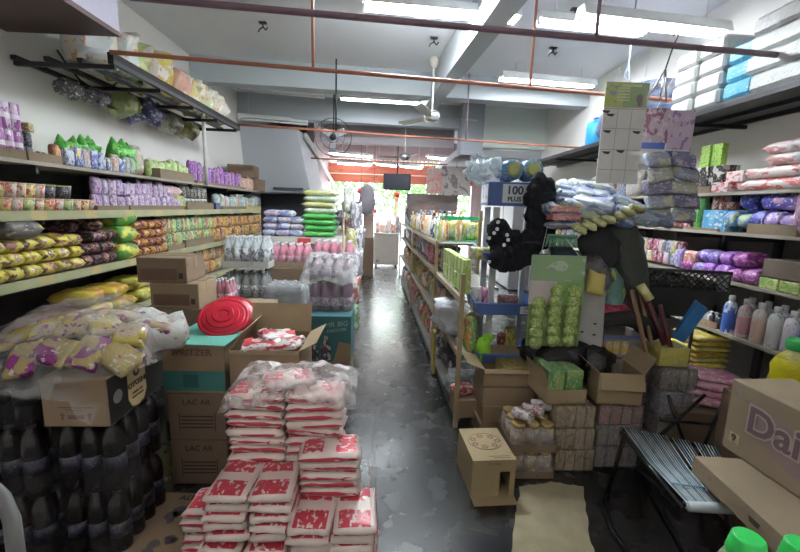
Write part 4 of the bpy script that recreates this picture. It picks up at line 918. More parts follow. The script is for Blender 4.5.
# red basins on it
t = thing('red_basin', 'red round plastic basin leaning on the teal carton lid', 'basin', (-.955, 2.37, .925), (.62, .05, .1), 'red basins')
redp = plain('red_plastic', (.50, .015, .035), .25, 0, .06)
MB().lathe([(.135, -.012), (.145, -.008), (.146, 0), (.138, .006), (.125, .004), (.118, .010), (.095, .014), (.090, .022), (.062, .024), (.057, .032), (.035, .030), (.03, .024), (.002, .026)], n=48, smooth=False).build('basin', redp, t)
t = thing('red_basin', 'second red basin, under and right of the leaning one', 'basin', (-.915, 2.43, .925), (.68, .16, .4), 'red basins')
MB().lathe([(.135, -.012), (.145, -.008), (.146, 0), (.138, .006), (.125, .004), (.118, .010), (.095, .014), (.090, .022), (.062, .024), (.057, .032), (.035, .030), (.03, .024), (.002, .026)], n=48, smooth=False).build('basin', redp, t)
# --- open carton with white and red cloth bags
t = carton('open_carton', (.37, .36, .42), 'open brown carton with raised flaps behind the sugar', (-.625, 2.24, .41), 0, kraft, open_=True, flaps=(('+y', 12, .17), ('+x', 62, .10), ('-y', 168, .02), ('-x', -35, .12)))
carton('brown_carton', (.40, .40, .40), 'brown carton on the floor under the open carton', (-.59, 2.27, .003), 0, kraft_dark)
rw = [k_flat('sugar_bag', (.22, .13, .05), pack('rw%d' % i, (.68, .63, .60), (.55, .04, .06), (.3, .08, .1), 2, bmp=.7), 'bag', wob=.6, seed=i+3, n=10) for i in range(2)]
for i, (x, y, z, r_, l) in enumerate(((-.66, 2.14, .81, .2, 'white and red bag in the open carton, left'), (-.54, 2.15, .81, -.3, 'white and red bag in the open carton, right'), (-.60, 2.24, .83, .6, 'crumpled white and red bag at the back of the open carton'), (-.66, 2.30, .79, 1.2, 'white and red bag deep in the open carton'))):
    rw[i % 2].put((x, y, z), (rnd(-.2, .2), rnd(-.2, .2), r_), l)
# --- sugar bag pile
def sugar_mat():
    m, nt, p = base('sugar_wrap', .28); tc = nd(nt, 'ShaderNodeTexCoord'); sx = nd(nt, 'ShaderNodeSeparateXYZ'); nt.links.new(tc.outputs['Generated'], sx.inputs[0]); oi = nd(nt, 'ShaderNodeObjectInfo')
    x, y = sx.outputs[0], sx.outputs[1]
    bx_ = mth(nt, 'MULTIPLY', mth(nt, 'GREATER_THAN', mth(nt, 'ABSOLUTE', mth(nt, 'SUBTRACT', x, .5)), .10), mth(nt, 'LESS_THAN', mth(nt, 'ABSOLUTE', mth(nt, 'SUBTRACT', x, .5)), .42))
    by_ = mth(nt, 'MULTIPLY', mth(nt, 'GREATER_THAN', y, .16), mth(nt, 'LESS_THAN', y, .86))
    k = mth(nt, 'MULTIPLY', bx_, by_)
    v = nd(nt, 'ShaderNodeVectorMath', operation='MULTIPLY_ADD'); nt.links.new(oi.outputs['Random'], v.inputs[1]); v.inputs[0].default_value = (9, 5, 7); nt.links.new(tc.outputs['Generated'], v.inputs[2])
    fl = step(nt, noise_tex(nt, v.outputs[0], 9, 2), .56, .6)
    c0 = mix(nt, noise_tex(nt, tc.outputs['Object'], 20, 3), (.64, .52, .47), (.80, .68, .62))
    c = mix(nt, k, c0, (.58, .05, .08)); c = mix(nt, mth(nt, 'MULTIPLY', fl, k), c, (.72, .6, .55))
    seam = mth(nt, 'GREATER_THAN', mth(nt, 'ABSOLUTE', mth(nt, 'SUBTRACT', y, .5)), .462)
    c = mix(nt, mth(nt, 'MULTIPLY', seam, step(nt, noise_tex(nt, v.outputs[0], 3, 1), .36, .4)), c, (.52, .04, .07))
    nt.links.new(c, p.inputs['Base Color']); bump(nt, p, noise_tex(nt, tc.outputs['Object'], 40, 3), .5, .006); return m
sug_m = sugar_mat(); random.seed(5)
sg = [k_flat('sugar_pack', (.250, .175, .046), sug_m, 'sugar pack', wob=.22, seed=i*3+1, n=9, e=.36) for i in range(4)]
def pile(cols, z0, nl, desc, lh=.0395, skip=None, rz=0):
    for k in range(nl):
        for i, (x, y) in enumerate(cols):
            x_, y_ = x+rnd(-.008, .008), y+rnd(-.008, .008)
            sg[(k*3+i) % 4].put((x_, y_, z0+k*lh), (rnd(-.04, .04), rnd(-.03, .03), rz+rnd(-.06, .06)), 'white and red sugar pack, '+NUM[k]+' layer of the '+desc+(', '+nth(i, len(cols)) if len(cols) > 1 else ''), 'sugar packs in the pile')
H_ = PI/2
pile([(-.54, 1.695), (-.285, 1.695)], .40, 10, 'tall rear column')
pile([(-.54, 1.72), (-.27, 1.72)], .003, 10, 'base of the rear column')
pile([(-.205, 1.575)], .003, 15, 'middle right column')
pile([(-.59, 1.50), (-.415, 1.495)], .30, 5, 'front left block', rz=H_)
pile([(-.61, 1.49), (-.43, 1.485)], .003, 7, 'base of the front left block', rz=H_)
pile([(-.255, 1.455), (-.095, 1.45)], .003, 10, 'front right block', rz=H_)
pile([(-.705, 1.60)], .003, 8, 'low left column')
def topfilm(u, v):
    x = -.675+.57*u; y = 1.58+.27*v; e = min(u, 1-u, v, 1-v)
    z = .815+.065*min(1, e*5)**.5+.014*NZ.noise(Vector((x*22, y*22, 2)))+.035*NZ.noise(Vector((x*7, y*7, 7)))*min(1, e*6)
    if v < .12: z -= .03*(.12-v)/.12*2*(.5+.5*math.sin(u*9))
    if u < .1: z -= .05*(.1-u)/.1
    return (x, y-.01*(v < .1), z)
o = MB().sheet(topfilm, 70, 36).build('plastic_sheet', film('pile_film', .10, .62, (.88, .82, .82), 14, .08)); tag(o, 'clear plastic sheet crumpled over the top of the sugar pile', 'plastic sheet')
k_flat('loose_pack', (.22, .16, .05), sug_m, 'sugar pack', wob=.4, seed=12).put((-.42, 1.72, .80), .3, 'loose sugar pack showing through the plastic sheet')
def wrapfn(u, v):                              # torn film hanging down the right side of the pile
    return (-.03+.03*NZ.noise(Vector((u*3, v*6, 1)))+.015*v, 1.36+.36*u, .66-.62*v+.02*NZ.noise(Vector((u*5, v*5, 4))))
o = MB().sheet(wrapfn, 10, 20).build('plastic_wrap', film('side_film', .08, .4, (.75, .72, .72), 12, .15)); tag(o, 'clear wrap hanging down the right side of the sugar pile', 'plastic sheet')

# ================================================================ MIDDLE LEFT
carton('large_carton', (.74, .36, .86), 'large pale brown carton behind the teal lidded carton', (-1.20, 2.95, .003), 0, kraft_pale)
for k in range(2):
    t = carton('small_carton', (.33, .30, .175), 'small brown carton, '+('lower', 'upper')[k]+' of two on the large carton', (-1.47+(.02, -.06)[k], 2.93, .865+k*.178), (0, .03)[k], kraft_dark if k else kraft)
    MB().b2(-.145, .1, -.1515, -.1508, .02, .10).build('print_block', ink_brown, t)
    MB().b2(.11, .14, -.1515, -.1508, .03, .07).build('arrow_print', ink, t)
def pet(name, h, r, bodym, capm, labm, lz, n=10):
    return (MB().lathe([(r*.85, 0), (r, .01), (r, h*.55), (r*.95, h*.68), (r*.35, h*.86), (r*.32, h*.93)], n=n), bodym, MB().lathe([(r*.4, 0), (r*.4, h*.07)], n=8), capm, h*.92, MB().lathe([(r*1.02, h*lz[0]), (r*1.02, h*lz[1])], n=n), labm)
def bottle_pack(name, label, loc, nx, ny, sp_, pb, wrapm=None, trayh=0, traym=None, group=None, cat='bottle pack'):
    t = thing(name, label, cat, loc, 0, group); b0 = None; h = pb[4]
    for i in range(nx):
        for j in range(ny):
            if b0 is None:
                b0 = b = pb[0].build('bottle', pb[1], t); pb[2].build('cap', pb[3], b, loc=(0, 0, pb[4])); pb[5].build('label', pb[6], b)
            else:
                b = b0.copy(); COL.objects.link(b); b.parent = t
                for ch in b0.children: cc = ch.copy(); COL.objects.link(cc); cc.parent = b
            b.location = ((i-(nx-1)/2)*sp_, (j-(ny-1)/2)*sp_, .004)
    X, Y = nx*sp_+.012, ny*sp_+.012
    if wrapm: wrap_box(X, Y, h*1.1, seed=nx).build('shrink_wrap', wrapm, t)
    if trayh:
        mb = MB().box((0, 0, .002), (X, Y, .003))
        for s in (-1, 1): mb.box((s*X/2, 0, trayh/2), (.004, Y, trayh)); mb.box((0, s*Y/2, trayh/2), (X, .004, trayh))
        mb.build('tray', traym or kraft, t)
    return t
wb = plain('water_body', (.55, .60, .62), .15); pk_b = plain('pink_body', (.62, .22, .30), .2); pu_b = plain('plum_body', (.26, .14, .24), .2); gy_b = plain('grey_body', (.28, .30, .30), .2)
lab_w = pack('water_label', (.62, .64, .66), (.12, .13, .18), (.6, .6, .62), 2, bmp=0); lab_p = pack('pink_label', (.66, .30, .38), (.55, .10, .2), (.75, .6, .62), 2.4, bmp=0); lab_u = pack('plum_label', (.40, .25, .38), (.6, .5, .58), (.2, .1, .2), 2.4, bmp=0)
water = pet('w', .33, .047, wb, white_pl, lab_w, (.18, .62)); pink = pet('p', .27, .044, pk_b, plain('pale_cap', (.7, .62, .64), .4), lab_p, (.2, .5)); plum = pet('u', .26, .045, pu_b, plain('pale_cap', (.7, .62, .64), .4), lab_u, (.15, .45)); grey = pet('g', .27, .046, gy_b, plain('grey_cap', (.3, .32, .34), .4), lab_w, (.2, .5))
wf = film('pack_film', .06, .3, (.75, .8, .82), 6, .14); tw = plain('white_tray', (.55, .56, .52), .6)
carton('brown_carton', (.46, .36, .60), 'grey carton below the clear bottle packs', (-1.47, 4.4, .003), 0, kraft_dark)
bottle_pack('water_pack', 'wrapped pack of clear water bottles, lower of the two', (-1.47, 4.38, .606), 5, 3, .094, grey, wf)
bottle_pack('water_pack', 'wrapped pack of white labelled water bottles on top', (-1.46, 4.38, .93), 5, 3, .094, water, wf, .07, tw)
carton('brown_carton', (.42, .34, .90), 'tall grey carton below the pink bottle pack', (-1.05, 4.62, .003), 0, kraft_dark)
bottle_pack('pink_drink_pack', 'pack of pink drink bottles in a brown tray, left one', (-1.05, 4.6, .906), 5, 3, .088, pink, wf, .07, kraft)
bottle_pack('pink_drink_pack', 'pack of pink drink bottles in a tray behind the plastic film', (-.56, 4.5, .96), 5, 3, .088, pink, wf, .06, kraft)
carton('brown_carton', (.44, .30, .95), 'tall carton below the farther pink bottle pack', (-.58, 4.5, .003), 0, kraft_dark)
carton('brown_carton', (.42, .34, .57), 'low grey carton under the clear wrapped bottle pack', (-.96, 3.95, .003), 0, kraft_dark)
bottle_pack('clear_pack', 'milky wrapped pack of bottles in front of the pink drinks', (-.95, 3.95, .575), 4, 3, .1, grey, film('milk_wrap', .35, .7, (.6, .63, .65), 6, .2))
carton('brown_carton', (.36, .3, .68), 'brown carton under the small pink bottles on the left', (-1.62, 3.75, .003), 0, kraft_dark)
for i in range(3):
    bottle_pack('small_drink_pack', 'small pink and white bottle pack by the third shelf, '+nth(i, 3), (-1.72+.15*i, 3.62+.12*(i % 2), .685), 2, 3, .07, pet('s', .2+.02*i, .033, pk_b if i else wb, white_pl, lab_p if i == 2 else lab_w, (.2, .5)), wf)
t = carton('blue_carton', (.36, .36, .40), 'dark teal carton with bottle picture under the plum drinks', (-.44, 3.42, .30), 0, plain('dark_teal_card', (.04, .14, .15), .6), tape=False)
text('MR BIG', .06, face((.06, -.1812, .33), (1, .0, .12), (0, 0, 1)), plain('pale_teal_ink', (.3, .5, .48), .6), t); text('DISCOVER', .035, face((.06, -.1812, .28), (1, 0, .12), (0, 0, 1)), plain('pale_teal_ink', (.3, .5, .48), .6), t)
mb = MB()
for x, s in ((-.13, .8), (-.03, 1.)): mb.add([(x+a*s, -.1815, .02+b*s) for a, b in ((-.04, 0), (.04, 0), (.04, .12), (.015, .17), (.015, .21), (-.015, .21), (-.015, .17), (-.04, .12))], [tuple(range(8))])
mb.build('bottle_print', pack('bottleprint', (.05, .04, .06), (.5, .5, .5), (.3, .15, .2), 3, bmp=0), t)
MB().add([(.03, -.1813, 0), (.18, -.1813, 0), (.18, -.1813, .16), (.08, -.1813, .18)], [(0, 1, 2, 3)]).build('kraft_panel', kraft, t)
carton('brown_carton', (.36, .36, .295), 'brown carton on the floor under the dark teal carton', (-.44, 3.42, .002), 0, kraft_dark)
bottle_pack('plum_drink_pack', 'pack of plum coloured drink bottles on the teal carton', (-.455, 3.53, .703), 4, 3, .092, plum, wf)
bottle_pack('plum_drink_pack', 'tray of pale bottles under milky film on the plum pack', (-.455, 3.56, .965), 4, 3, .092, pet('v', .20, .042, plain('lilac_body', (.5, .42, .46), .25), white_pl, lab_u, (.15, .45)), None, .05, plain('dark_tray', (.10, .11, .09), .6))
def fl(u, v):
    x = -.70+.48*u; y = 3.30+.50*v; e = min(u, 1-u, v, 1-v)
    z = 1.03+.14*min(1, v*2.0)+.05*NZ.noise(Vector((x*7, y*7, 4)))-(.06*(1-e*12) if e < .08 else 0)
    return (x, y, z)
o = MB().sheet(fl, 26, 20).build('plastic_sheet', film('grey_film', .2, .7, (.62, .62, .64), 9, .13)); tag(o, 'milky plastic film draped over the bottle tray by the aisle', 'plastic sheet')
# --- end shelf with tissue packs and green sacks
t = thing('end_shelf', 'white end shelf carrying sacks and tissue packs', 'shelf', (-1.06, 5.55, 0))
MB().b2(-.56, .56, -.25, .25, 1.155, 1.19).build('shelf_board', white_metal, t)
mb = MB().prism([(-.56, 1.155), (-.56, 1.06), (-.53, 1.06), (-.47, 1.11), (-.10, 1.11), (-.06, 1.06), (.02, 1.06), (.06, 1.11), (.46, 1.11), (.52, 1.06), (.56, 1.06), (.56, 1.155)], -.25, -.235); mb.build('valance', white_metal, t)
for x in (-.54, .54):
    for y in (-.22, .22): MB().b2(x-.015, x+.015, y-.015, y+.015, 0, 1.155).build('leg', white_metal, t)
o = MB().b2(-1.13, -.96, 5.27, 5.285, 1.07, 1.18).build('red_sign', plain('red_card', (.6, .05, .05), .5)); tag(o, 'small red card on the front of the end shelf', 'sign')
tp = [k_flat('tissue_pack', (.19, .3, .092), pack('tsp%d' % i, a, b, c, 1.8), seed=i, e=.35) for i, (a, b, c) in enumerate((((.50, .55, .68), (.22, .26, .52), (.72, .6, .66)), ((.60, .48, .58), (.3, .35, .6), (.75, .75, .78))))]
for k in range(4):
    for i in range(3):
        if k == 3 and i == 2: continue
        tp[(i+k) % 2].put((-1.52+.175*i+.01*k, 5.5, 1.192+k*.083), rnd(-.06, .06), 'blue and pink tissue pack, '+NUM[k]+' layer up, '+nth(i, 3), 'tissue packs on the end shelf')
gs = [k_flat('rice_sack', (.42, .40, .085), pack('gsk%d' % i, a, b, c, 1.4, bmp=.6), 'sack', seed=i, e=.35, wob=.3) for i, (a, b, c) in enumerate((((.08, .42, .10), (.12, .5, .12), (.3, .6, .2)), ((.50, .58, .46), (.62, .66, .58), (.3, .45, .25)), ((.50, .55, .22), (.6, .62, .4), (.55, .35, .15))))]
for k in range(8):
    gs[0 if k < 4 else (1 if k % 2 == 0 else 2)].put((-.86+rnd(-.02, .02), 5.52, 1.192+k*.076), rnd(-.08, .08), ('bright green sack, '+NUM[k]+' from the bottom of the pile' if k < 4 else 'pale green sack, '+NUM[7-k]+' from the top of the pile'), 'sacks on the end shelf')
# --- left gondola along the aisle
t = thing('aisle_shelving', 'shelving unit along the left side of the aisle', 'shelving', (-.75, 7.2, 0))
for z in (.08, .45, .82, 1.17): MB().b2(-.28, .24, -1.4, 1.9, z-.02, z).build('shelf_board', board_m, t); MB().b2(.24, .252, -1.4, 1.9, z-.04, z+.01).build('price_strip', tan_metal, t)
for y in (-1.38, .2, 1.88): MB().b2(-.04, 0, y-.02, y+.02, 0, 1.7).build('upright', tan_metal, t)
random.seed(11)
cc = [(.45, .38, .10), (.35, .10, .12), (.30, .28, .33), (.50, .46, .40), (.16, .12, .20), (.15, .30, .10), (.55, .2, .1), (.2, .2, .35)]
gp = [k_stand('snack_packet', (.18, .08, .20), pack('gp%d' % i, c, (.55, .52, .5), cc[(i+3) % 8], 2.2), seed=i) for i, c in enumerate(cc)]
GN = ('yellow', 'maroon', 'grey', 'cream', 'dark purple', 'green', 'orange', 'navy')
for k, z in enumerate((.08, .45, .82, 1.17)):
    for i in range(14):
        j = random.randrange(8)
        gp[j].put((-.55+rnd(-.02, .03), 5.9+i*.225, z+.003), PI/2+rnd(-.3, .3), GN[j]+' packet on the left aisle shelving, '+('bottom', 'second', 'third', 'top')[k]+' shelf, '+NUM[i]+' from the near end', 'packets on the left aisle shelving', rnd(1.2, 1.5))
        if k == 3: gp[(j+3) % 8].put((-.70+rnd(-.02, .03), 5.9+i*.225, z+.15), PI/2+rnd(-.3, .3), GN[(j+3) % 8]+' packet heaped behind the top line, '+NUM[i]+' from the near end', 'packets on the left aisle shelving', 1.2)
# hanging strips of packets at the near end of that unit
for i, (px, py, c, l) in enumerate(((349, 200, (.42, .42, .34), 'pale packet strip hanging above the sacks'), (356, 215, (.25, .22, .28), 'dark packet strip hanging by the aisle, upper'), (352, 242, (.48, .46, .12), 'yellow green packet hanging by the aisle'), (357, 262, (.3, .28, .32), 'grey packet strip hanging by the aisle'), (353, 292, (.42, .12, .08), 'red orange packet strip hanging by the aisle'), (352, 318, (.14, .3, .12), 'green packet strip at the bottom by the aisle'), (358, 240, (.15, .12, .2), 'dark purple packet strip hanging by the aisle'))):
    Y = 5.6-.22*i if i < 6 else 5.2; q = at(px, py, Y=Y)
    k_stand('hanging_packets', (.16, .10, .34), pack('hs%d' % i, c, (.6, .6, .6), (.2, .2, .2), 3, bmp=.8), wob=.6, seed=i).put((q.x, Y, q.z-.17), .5, l)
o = MB().tube([(-.43, 4.25, 0), (-.43, 4.25, 1.5)], .012).build('display_pole', tan_metal); tag(o, 'thin pole that carries the hanging packet strips', 'pole')
# grey coat-like bag and boards near the end
q = at(367, 205, Y=8.9); o = MB().ball((0, 0, 0), (.17, .10, .34), 14, 12, jit=.35, seed=6).build('hanging_bag', plain('lilac_grey_bag', (.36, .33, .38), .6, 0, .2, 7, .3), loc=(q.x, 8.9, q.z+.1)); tag(o, 'tall lilac grey bag hanging over the left aisle unit', 'bag')
q = at(354, 206, Y=8.6); o = MB().box((0, 0, 0), (.34, .2, .2), rz=.2).build('brown_carton', kraft, loc=(q.x, 8.6, 1.62)); tag(o, 'brown box on top of the left aisle unit', 'carton')
k_box('beige_panel', (.24, .3, 1.0), plain('beige_board', (.55, .42, .34), .6)).put((-.38, 9.6, .9), 0, 'beige box standing left of the freezer')
k_box('base_cabinet', (.5, .5, .88), kraft_dark).put((-.5, 9.6, .0), 0, 'brown cabinet left of the freezer')
# ================================================================ RIGHT OF THE AISLE
GA = .03
def G(lx, y, z=0): return Vector((.64+lx*math.cos(GA)-y*math.sin(GA), lx*math.sin(GA)+y*math.cos(GA), z))
GZ = (.07, .56, .97, 1.27)
t = thing('aisle_shelving', 'open metal shelving unit along the right side of the aisle', 'shelving', (.64, 0, 0), GA)
grey_board = plain('grey_board', (.16, .15, .13), .6)
for k, z in enumerate(GZ):
    for y0, y1, dp in ((2.75, 3.22, .04), (3.23, 3.95, .42), (3.96, 6.4, .42), (6.41, 9.2, .42)):
        if k == 3 and y0 < 3.5: continue
        MB().b2(.01, dp, y0, y1, z-.018, z).build('shelf_board', grey_board, t)
        MB().b2(0, .01, y0, y1, z-.03, z+.012).build('front_rail', tan_metal if k else dark_metal, t)
for y, h in ((2.75, 1.16), (3.95, 1.30), (6.4, 1.3), (9.2, 1.3)):
    MB().b2(-.012, .018, y-.015, y+.015, 0, h).build('post', tan_metal, t); (MB().b2(.41, .44, y-.015, y+.015, 0, 1.6).build('post', tan_metal, t) if y > 3 else None)
random.seed(31)
GC = [('orange', (.58, .26, .06)), ('yellow', (.60, .50, .10)), ('red', (.55, .08, .09)), ('white', (.62, .60, .58)), ('grey', (.30, .30, .33)), ('green', (.20, .38, .10)), ('navy', (.08, .09, .18)), ('pink', (.58, .26, .34))]
gk = [k_stand('snack_packet', (.19, .09, .22), pack('ga%d' % i, c, GC[(i+3) % 8][1], (.6, .58, .55), 2.2), wob=.4, seed=i+9) for i, (n_, c) in enumerate(GC)]
plan = {0: [3, 2, 7, 2, 3, 2, 4], 1: [2, 0, 2, 1, 5, 1, 0], 2: [6, 4, 7, 4, 3, 6], 3: [4, 3, 0, 6, 3]}
for k, z in enumerate(GZ):
    for i in range(19):
        y = 4.1+i*.265
        if k == 3: continue
        j = plan[k][random.randrange(len(plan[k]))]
        gk[j].put(G(.10+rnd(-.02, .03), y, z+.002), (rnd(-.15, .05), 0, -PI/2+GA+rnd(-.35, .35)), GC[j][0]+' packet on the right aisle shelving, '+('bottom', 'second', 'third')[k]+' shelf, '+(NUM[i] if i < 10 else NUM[18-i])+(' from the near end' if i < 10 else ' from the far end'), 'packets on the right aisle shelving', rnd(.95, 1.15))
        if i % 2 == 0: j = plan[k][random.randrange(len(plan[k]))]; gk[j].put(G(.24+rnd(-.02, .02), y+.1, z+.002), (0, 0, -PI/2+GA+rnd(-.35, .35)), GC[j][0]+' packet in the back line, '+('bottom', 'second', 'third')[k]+' shelf, '+nth(i//2, 10, 'near', 'far').replace('from the near', 'from the near end').replace('from the far', 'from the far end'), 'packets behind on the right aisle shelving', 1.2)
        
tb = [k_bottle('tall_bottle', [(.034, 0), (.038, .01), (.038, .15), (.02, .20), (.014, .24)], pack('tb%d' % i, c, (.6, .58, .5), (.3, .1, .1), 2, bmp=0), plain('cap%d' % i, d_, .4), caph=.025, capr=.016) for i, (c, d_) in enumerate((((.58, .50, .12), (.5, .1, .1)), ((.55, .25, .08), (.6, .5, .1)), ((.62, .60, .55), (.1, .2, .5)), ((.05, .07, .16), (.02, .02, .03)), ((.22, .40, .12), (.6, .6, .6)), ((.50, .10, .08), (.6, .6, .6))))]
TBN = ('yellow', 'orange', 'white', 'dark blue', 'green', 'red')
for i in range(24):
    j = (i*5+i//3) % 6; tb[j].put(G(.09+.06*(i % 2), 4.15+i*.16, GZ[3]+.002), i*.7, TBN[j]+' bottle on top of the right aisle shelving, '+(NUM[i]+' from the near end' if i < 12 else NUM[23-i]+' from the far end'), 'bottles on top of the right aisle shelving', rnd(.9, 1.1))
    if i % 2: tb[(j+2) % 6].put(G(.30, 4.15+i*.16, GZ[3]+.002), i*.7, TBN[(j+2) % 6]+' bottle in the back line on the aisle shelving, '+NUM[i//2]+' from the near end', 'bottles behind on top of the aisle shelving', 1.2)
# near section goods
gp2 = k_box('green_packet', (.10, .06, .13), pack('gpk2', (.36, .50, .12), (.5, .58, .25), (.15, .3, .1), 2))
for i in range(7):
    for k in range(2): gp2.put(G(.08, 3.0+i*.13, GZ[2]+.002+k*.132), -PI/2+GA, 'small green yellow box, '+nth(6-i, 7)+' in the '+tier(k, 2), 'small green boxes by the display stand')
for i in range(5): gk[(5, 1, 4, 6, 3)[i]].put(G(.12, 2.9+i*.21, GZ[1]+.002), (0, 0, -PI/2+rnd(-.4, .4)), GC[(5, 1, 4, 6, 3)[i]][0]+' packet on the near shelf behind the plastic bag', 'packets on the near shelf')
dn = k_flat('dark_pack', (.24, .26, .12), pack('dpk', (.05, .05, .07), (.12, .12, .16), (.3, .3, .3), 2), seed=3)
for i in range(4): dn.put(G(.2, 3.3+i*.2, GZ[0]+.003), rnd(-.3, .3), 'dark packet on the bottom near shelf, '+nth(3-i, 4))
for i in range(3): dn.put(G(.16, 4.0+i*.3, GZ[1]+.25), rnd(-.3, .3), 'dark packet resting on the upright packets, '+nth(2-i, 3))
kb = k_stand('plastic_bag', (.34, .24, .26), film('white_bag_film', .5, .95, (.62, .64, .68), 7, .25), 'plastic bag', wob=.7, seed=6, n=10)
kb.put(G(.02, 3.25, .60), -PI/2+.2, 'crumpled white plastic bag on the near aisle shelf'); kb.put(G(.10, 3.1, .075), -PI/2, 'white plastic bag low down beside the cartons', None, .8)
o = MB().b2(-.012, .012, -.05, .05, 0, .42).build('yellow_board', plain('mustard_card', (.40, .33, .06), .6), loc=G(-.02, 3.72, .02), rot=GA); tag(o, 'mustard coloured card strip on the shelving front', 'card')
k_box('small_carton', (.16, .20, .14), kraft).put(G(.08, 2.84, .075), .1, 'small brown box at the near end of the bottom shelf')
k_flat('red_packet', (.16, .14, .07), pack('rdp', (.5, .06, .06), (.6, .55, .5))).put(G(.07, 2.86, .217), .3, 'red and white packet on the small brown box')
# green basket on the shelving
q = at(459, 217, Y=4.35); t = thing('green_basket', 'green rimmed basket with yellow packets on the aisle shelving', 'basket', (q.x+.02, 4.36, 1.275))
gr = plain('basket_green', (.03, .38, .13), .4); mb = MB()
for s in (-1, 1): mb.box((0, s*.15, .24), (.42, .018, .035)).box((s*.20, 0, .24), (.018, .30, .035))
mb.build('rim', gr, t); mb = MB()
for k in range(9):
    for s in (-1, 1): mb.tube([(-.18+.045*k, s*.12, .0), (-.19+.0475*k, s*.148, .24)], .003, 5)
mb.box((0, 0, .003), (.36, .24, .006)); mb.build('side_bars', gr, t)
for i in range(3): gk[1].put((q.x-.1+.12*i, 4.36, 1.285), rnd(-.3, .3), 'yellow packet in the green basket, '+nth(i, 3), 'yellow packets in the green basket', .9)

# --- drink display stand
t = thing('display_stand', 'white post display stand with blue bins for sports drinks', 'display stand', (.95, 2.98, 0))
sb_ = plain('blue_bin', (.10, .18, .45), .4); gpost = plain('pale_post', (.50, .51, .49), .45)
for x in (-.155, .16):
    for y in (-.12, .14): MB().box((x, y, .815), (.042, .03, 1.63)).build('post', gpost, t)
def bin_(z, x0, x1, h, y0=-.2, y1=.16):
    mb = MB(); n = 8
    out = [(x0+.0, 0)]; 
    prof = [(x0, 0), (x0-.0, h*.2)]
    mb.b2(x0, x1, y0, y1, z, z+.008)
    mb.add([(x0, y0, z), (x1, y0, z), (x1, y0-.03, z+h), (x0-.03, y0-.03, z+h)], [(0, 1, 2, 3)]).add([(x0, y1, z), (x0, y0, z), (x0-.03, y0-.03, z+h), (x0-.03, y1, z+h*1.5)], [(0, 1, 2, 3)])
    mb.add([(x1, y1, z), (x1, y0, z), (x1, y0-.03, z+h), (x1, y1, z+h)], [(3, 2, 1, 0)])
    mb.tube([(x0-.03, y1, z+h*1.5), (x0-.03, y0-.03, z+h), (x1, y0-.03, z+h)], .008)
    return mb.build('bin', sb_, t)
bin_(.86, -.26, .20, .09); bin_(1.24, -.22, .20, .07); bin_(.50, -.22, .20, .07)
b = MB().b2(-.045, .045, -.003, 0, -.028, .028).build('badge', white_pl, t, loc=(.08, -.225, .905)); text('100', .028, face((0, -.0032, .012), (1, 0, 0), (0, 0, 1)), ink, b); text('PLUS', .02, face((0, -.0032, -.014), (1, 0, 0), (0, 0, 1)), ink, b)
# carton on top
t = carton('drink_carton', (.40, .28, .165), 'blue sports drink carton on top of the display stand', (.935, 2.99, 1.642), -.05, plain('blue_card', (.06, .11, .30), .5), tape=False)
b = MB().b2(-.10, .09, -.1412, -.1404, .02, .15).build('front_panel', plain('pale_panel', (.5, .54, .54), .5), t)
text('100', .08, face((-.015, -.1415, .105), (1, 0, 0), (0, 0, 1)), plain('navy_ink', (.02, .03, .08), .6), t, bold=.002); text('PLUS', .045, face((-.015, -.1415, .045), (1, 0, 0), (0, 0, 1)), plain('navy_ink', (.02, .03, .08), .6), t, bold=.0015)
MB().b2(-.2012, -.2004, -.12, .12, .02, .15).build('side_panel', pack('sidep', (.36, .38, .45), (.1, .12, .3), (.45, .45, .5), 2, bmp=0), t)
# wrapped blue rolls on it
for i, (x, z) in enumerate(((.89, 1.89), (1.03, 1.895))):
    t = thing('wrapped_roll', 'blue wrapped roll on the blue carton, '+nth(i, 2)+' one', 'roll', (x, 2.97, z), 0, 'wrapped blue rolls')
    MB().lathe([(.03, -.14), (.07, -.13), (.078, 0), (.07, .13), (.03, .14)], n=18, M=Matrix.Rotation(PI/2, 4, 'X')).build('roll', pack('bluer', (.10, .22, .42), (.18, .34, .52), (.4, .5, .25), 1.6, .25), t)
    MB().lathe([(.03, 0), (.05, .004), (.03, .008)], n=14, M=Matrix.Translation((0, -.137, 0)) @ Matrix.Rotation(PI/2, 4, 'X')).build('end_seal', plain('olive_seal', (.35, .38, .14), .4), t)
o = MB().ball((0, 0, 0), (.17, .13, .085), 18, 10, jit=.5, seed=8).build('clear_bag', film('roll_bag', .25, .75, (.55, .66, .70), 12, .15), loc=(.74, 2.98, 1.885)); tag(o, 'clear and aqua plastic bag beside the blue rolls on the carton', 'plastic bag')
def tip(u, v):
    a = 2*PI*u; r = .02+.13*(v)**.8
    return (.66+r*math.cos(a)*1.0+.07*v+.03*NZ.noise(Vector((u*6, v*4, 1))), 2.98+r*math.sin(a)*.8, 2.02-.17*v)
o = MB().sheet(tip, 18, 8).build('bag_neck', film('roll_bag2', .15, .6, (.6, .66, .70), 12, .15)); tag(o, 'peaked plastic bag top standing up on the blue carton', 'plastic bag')
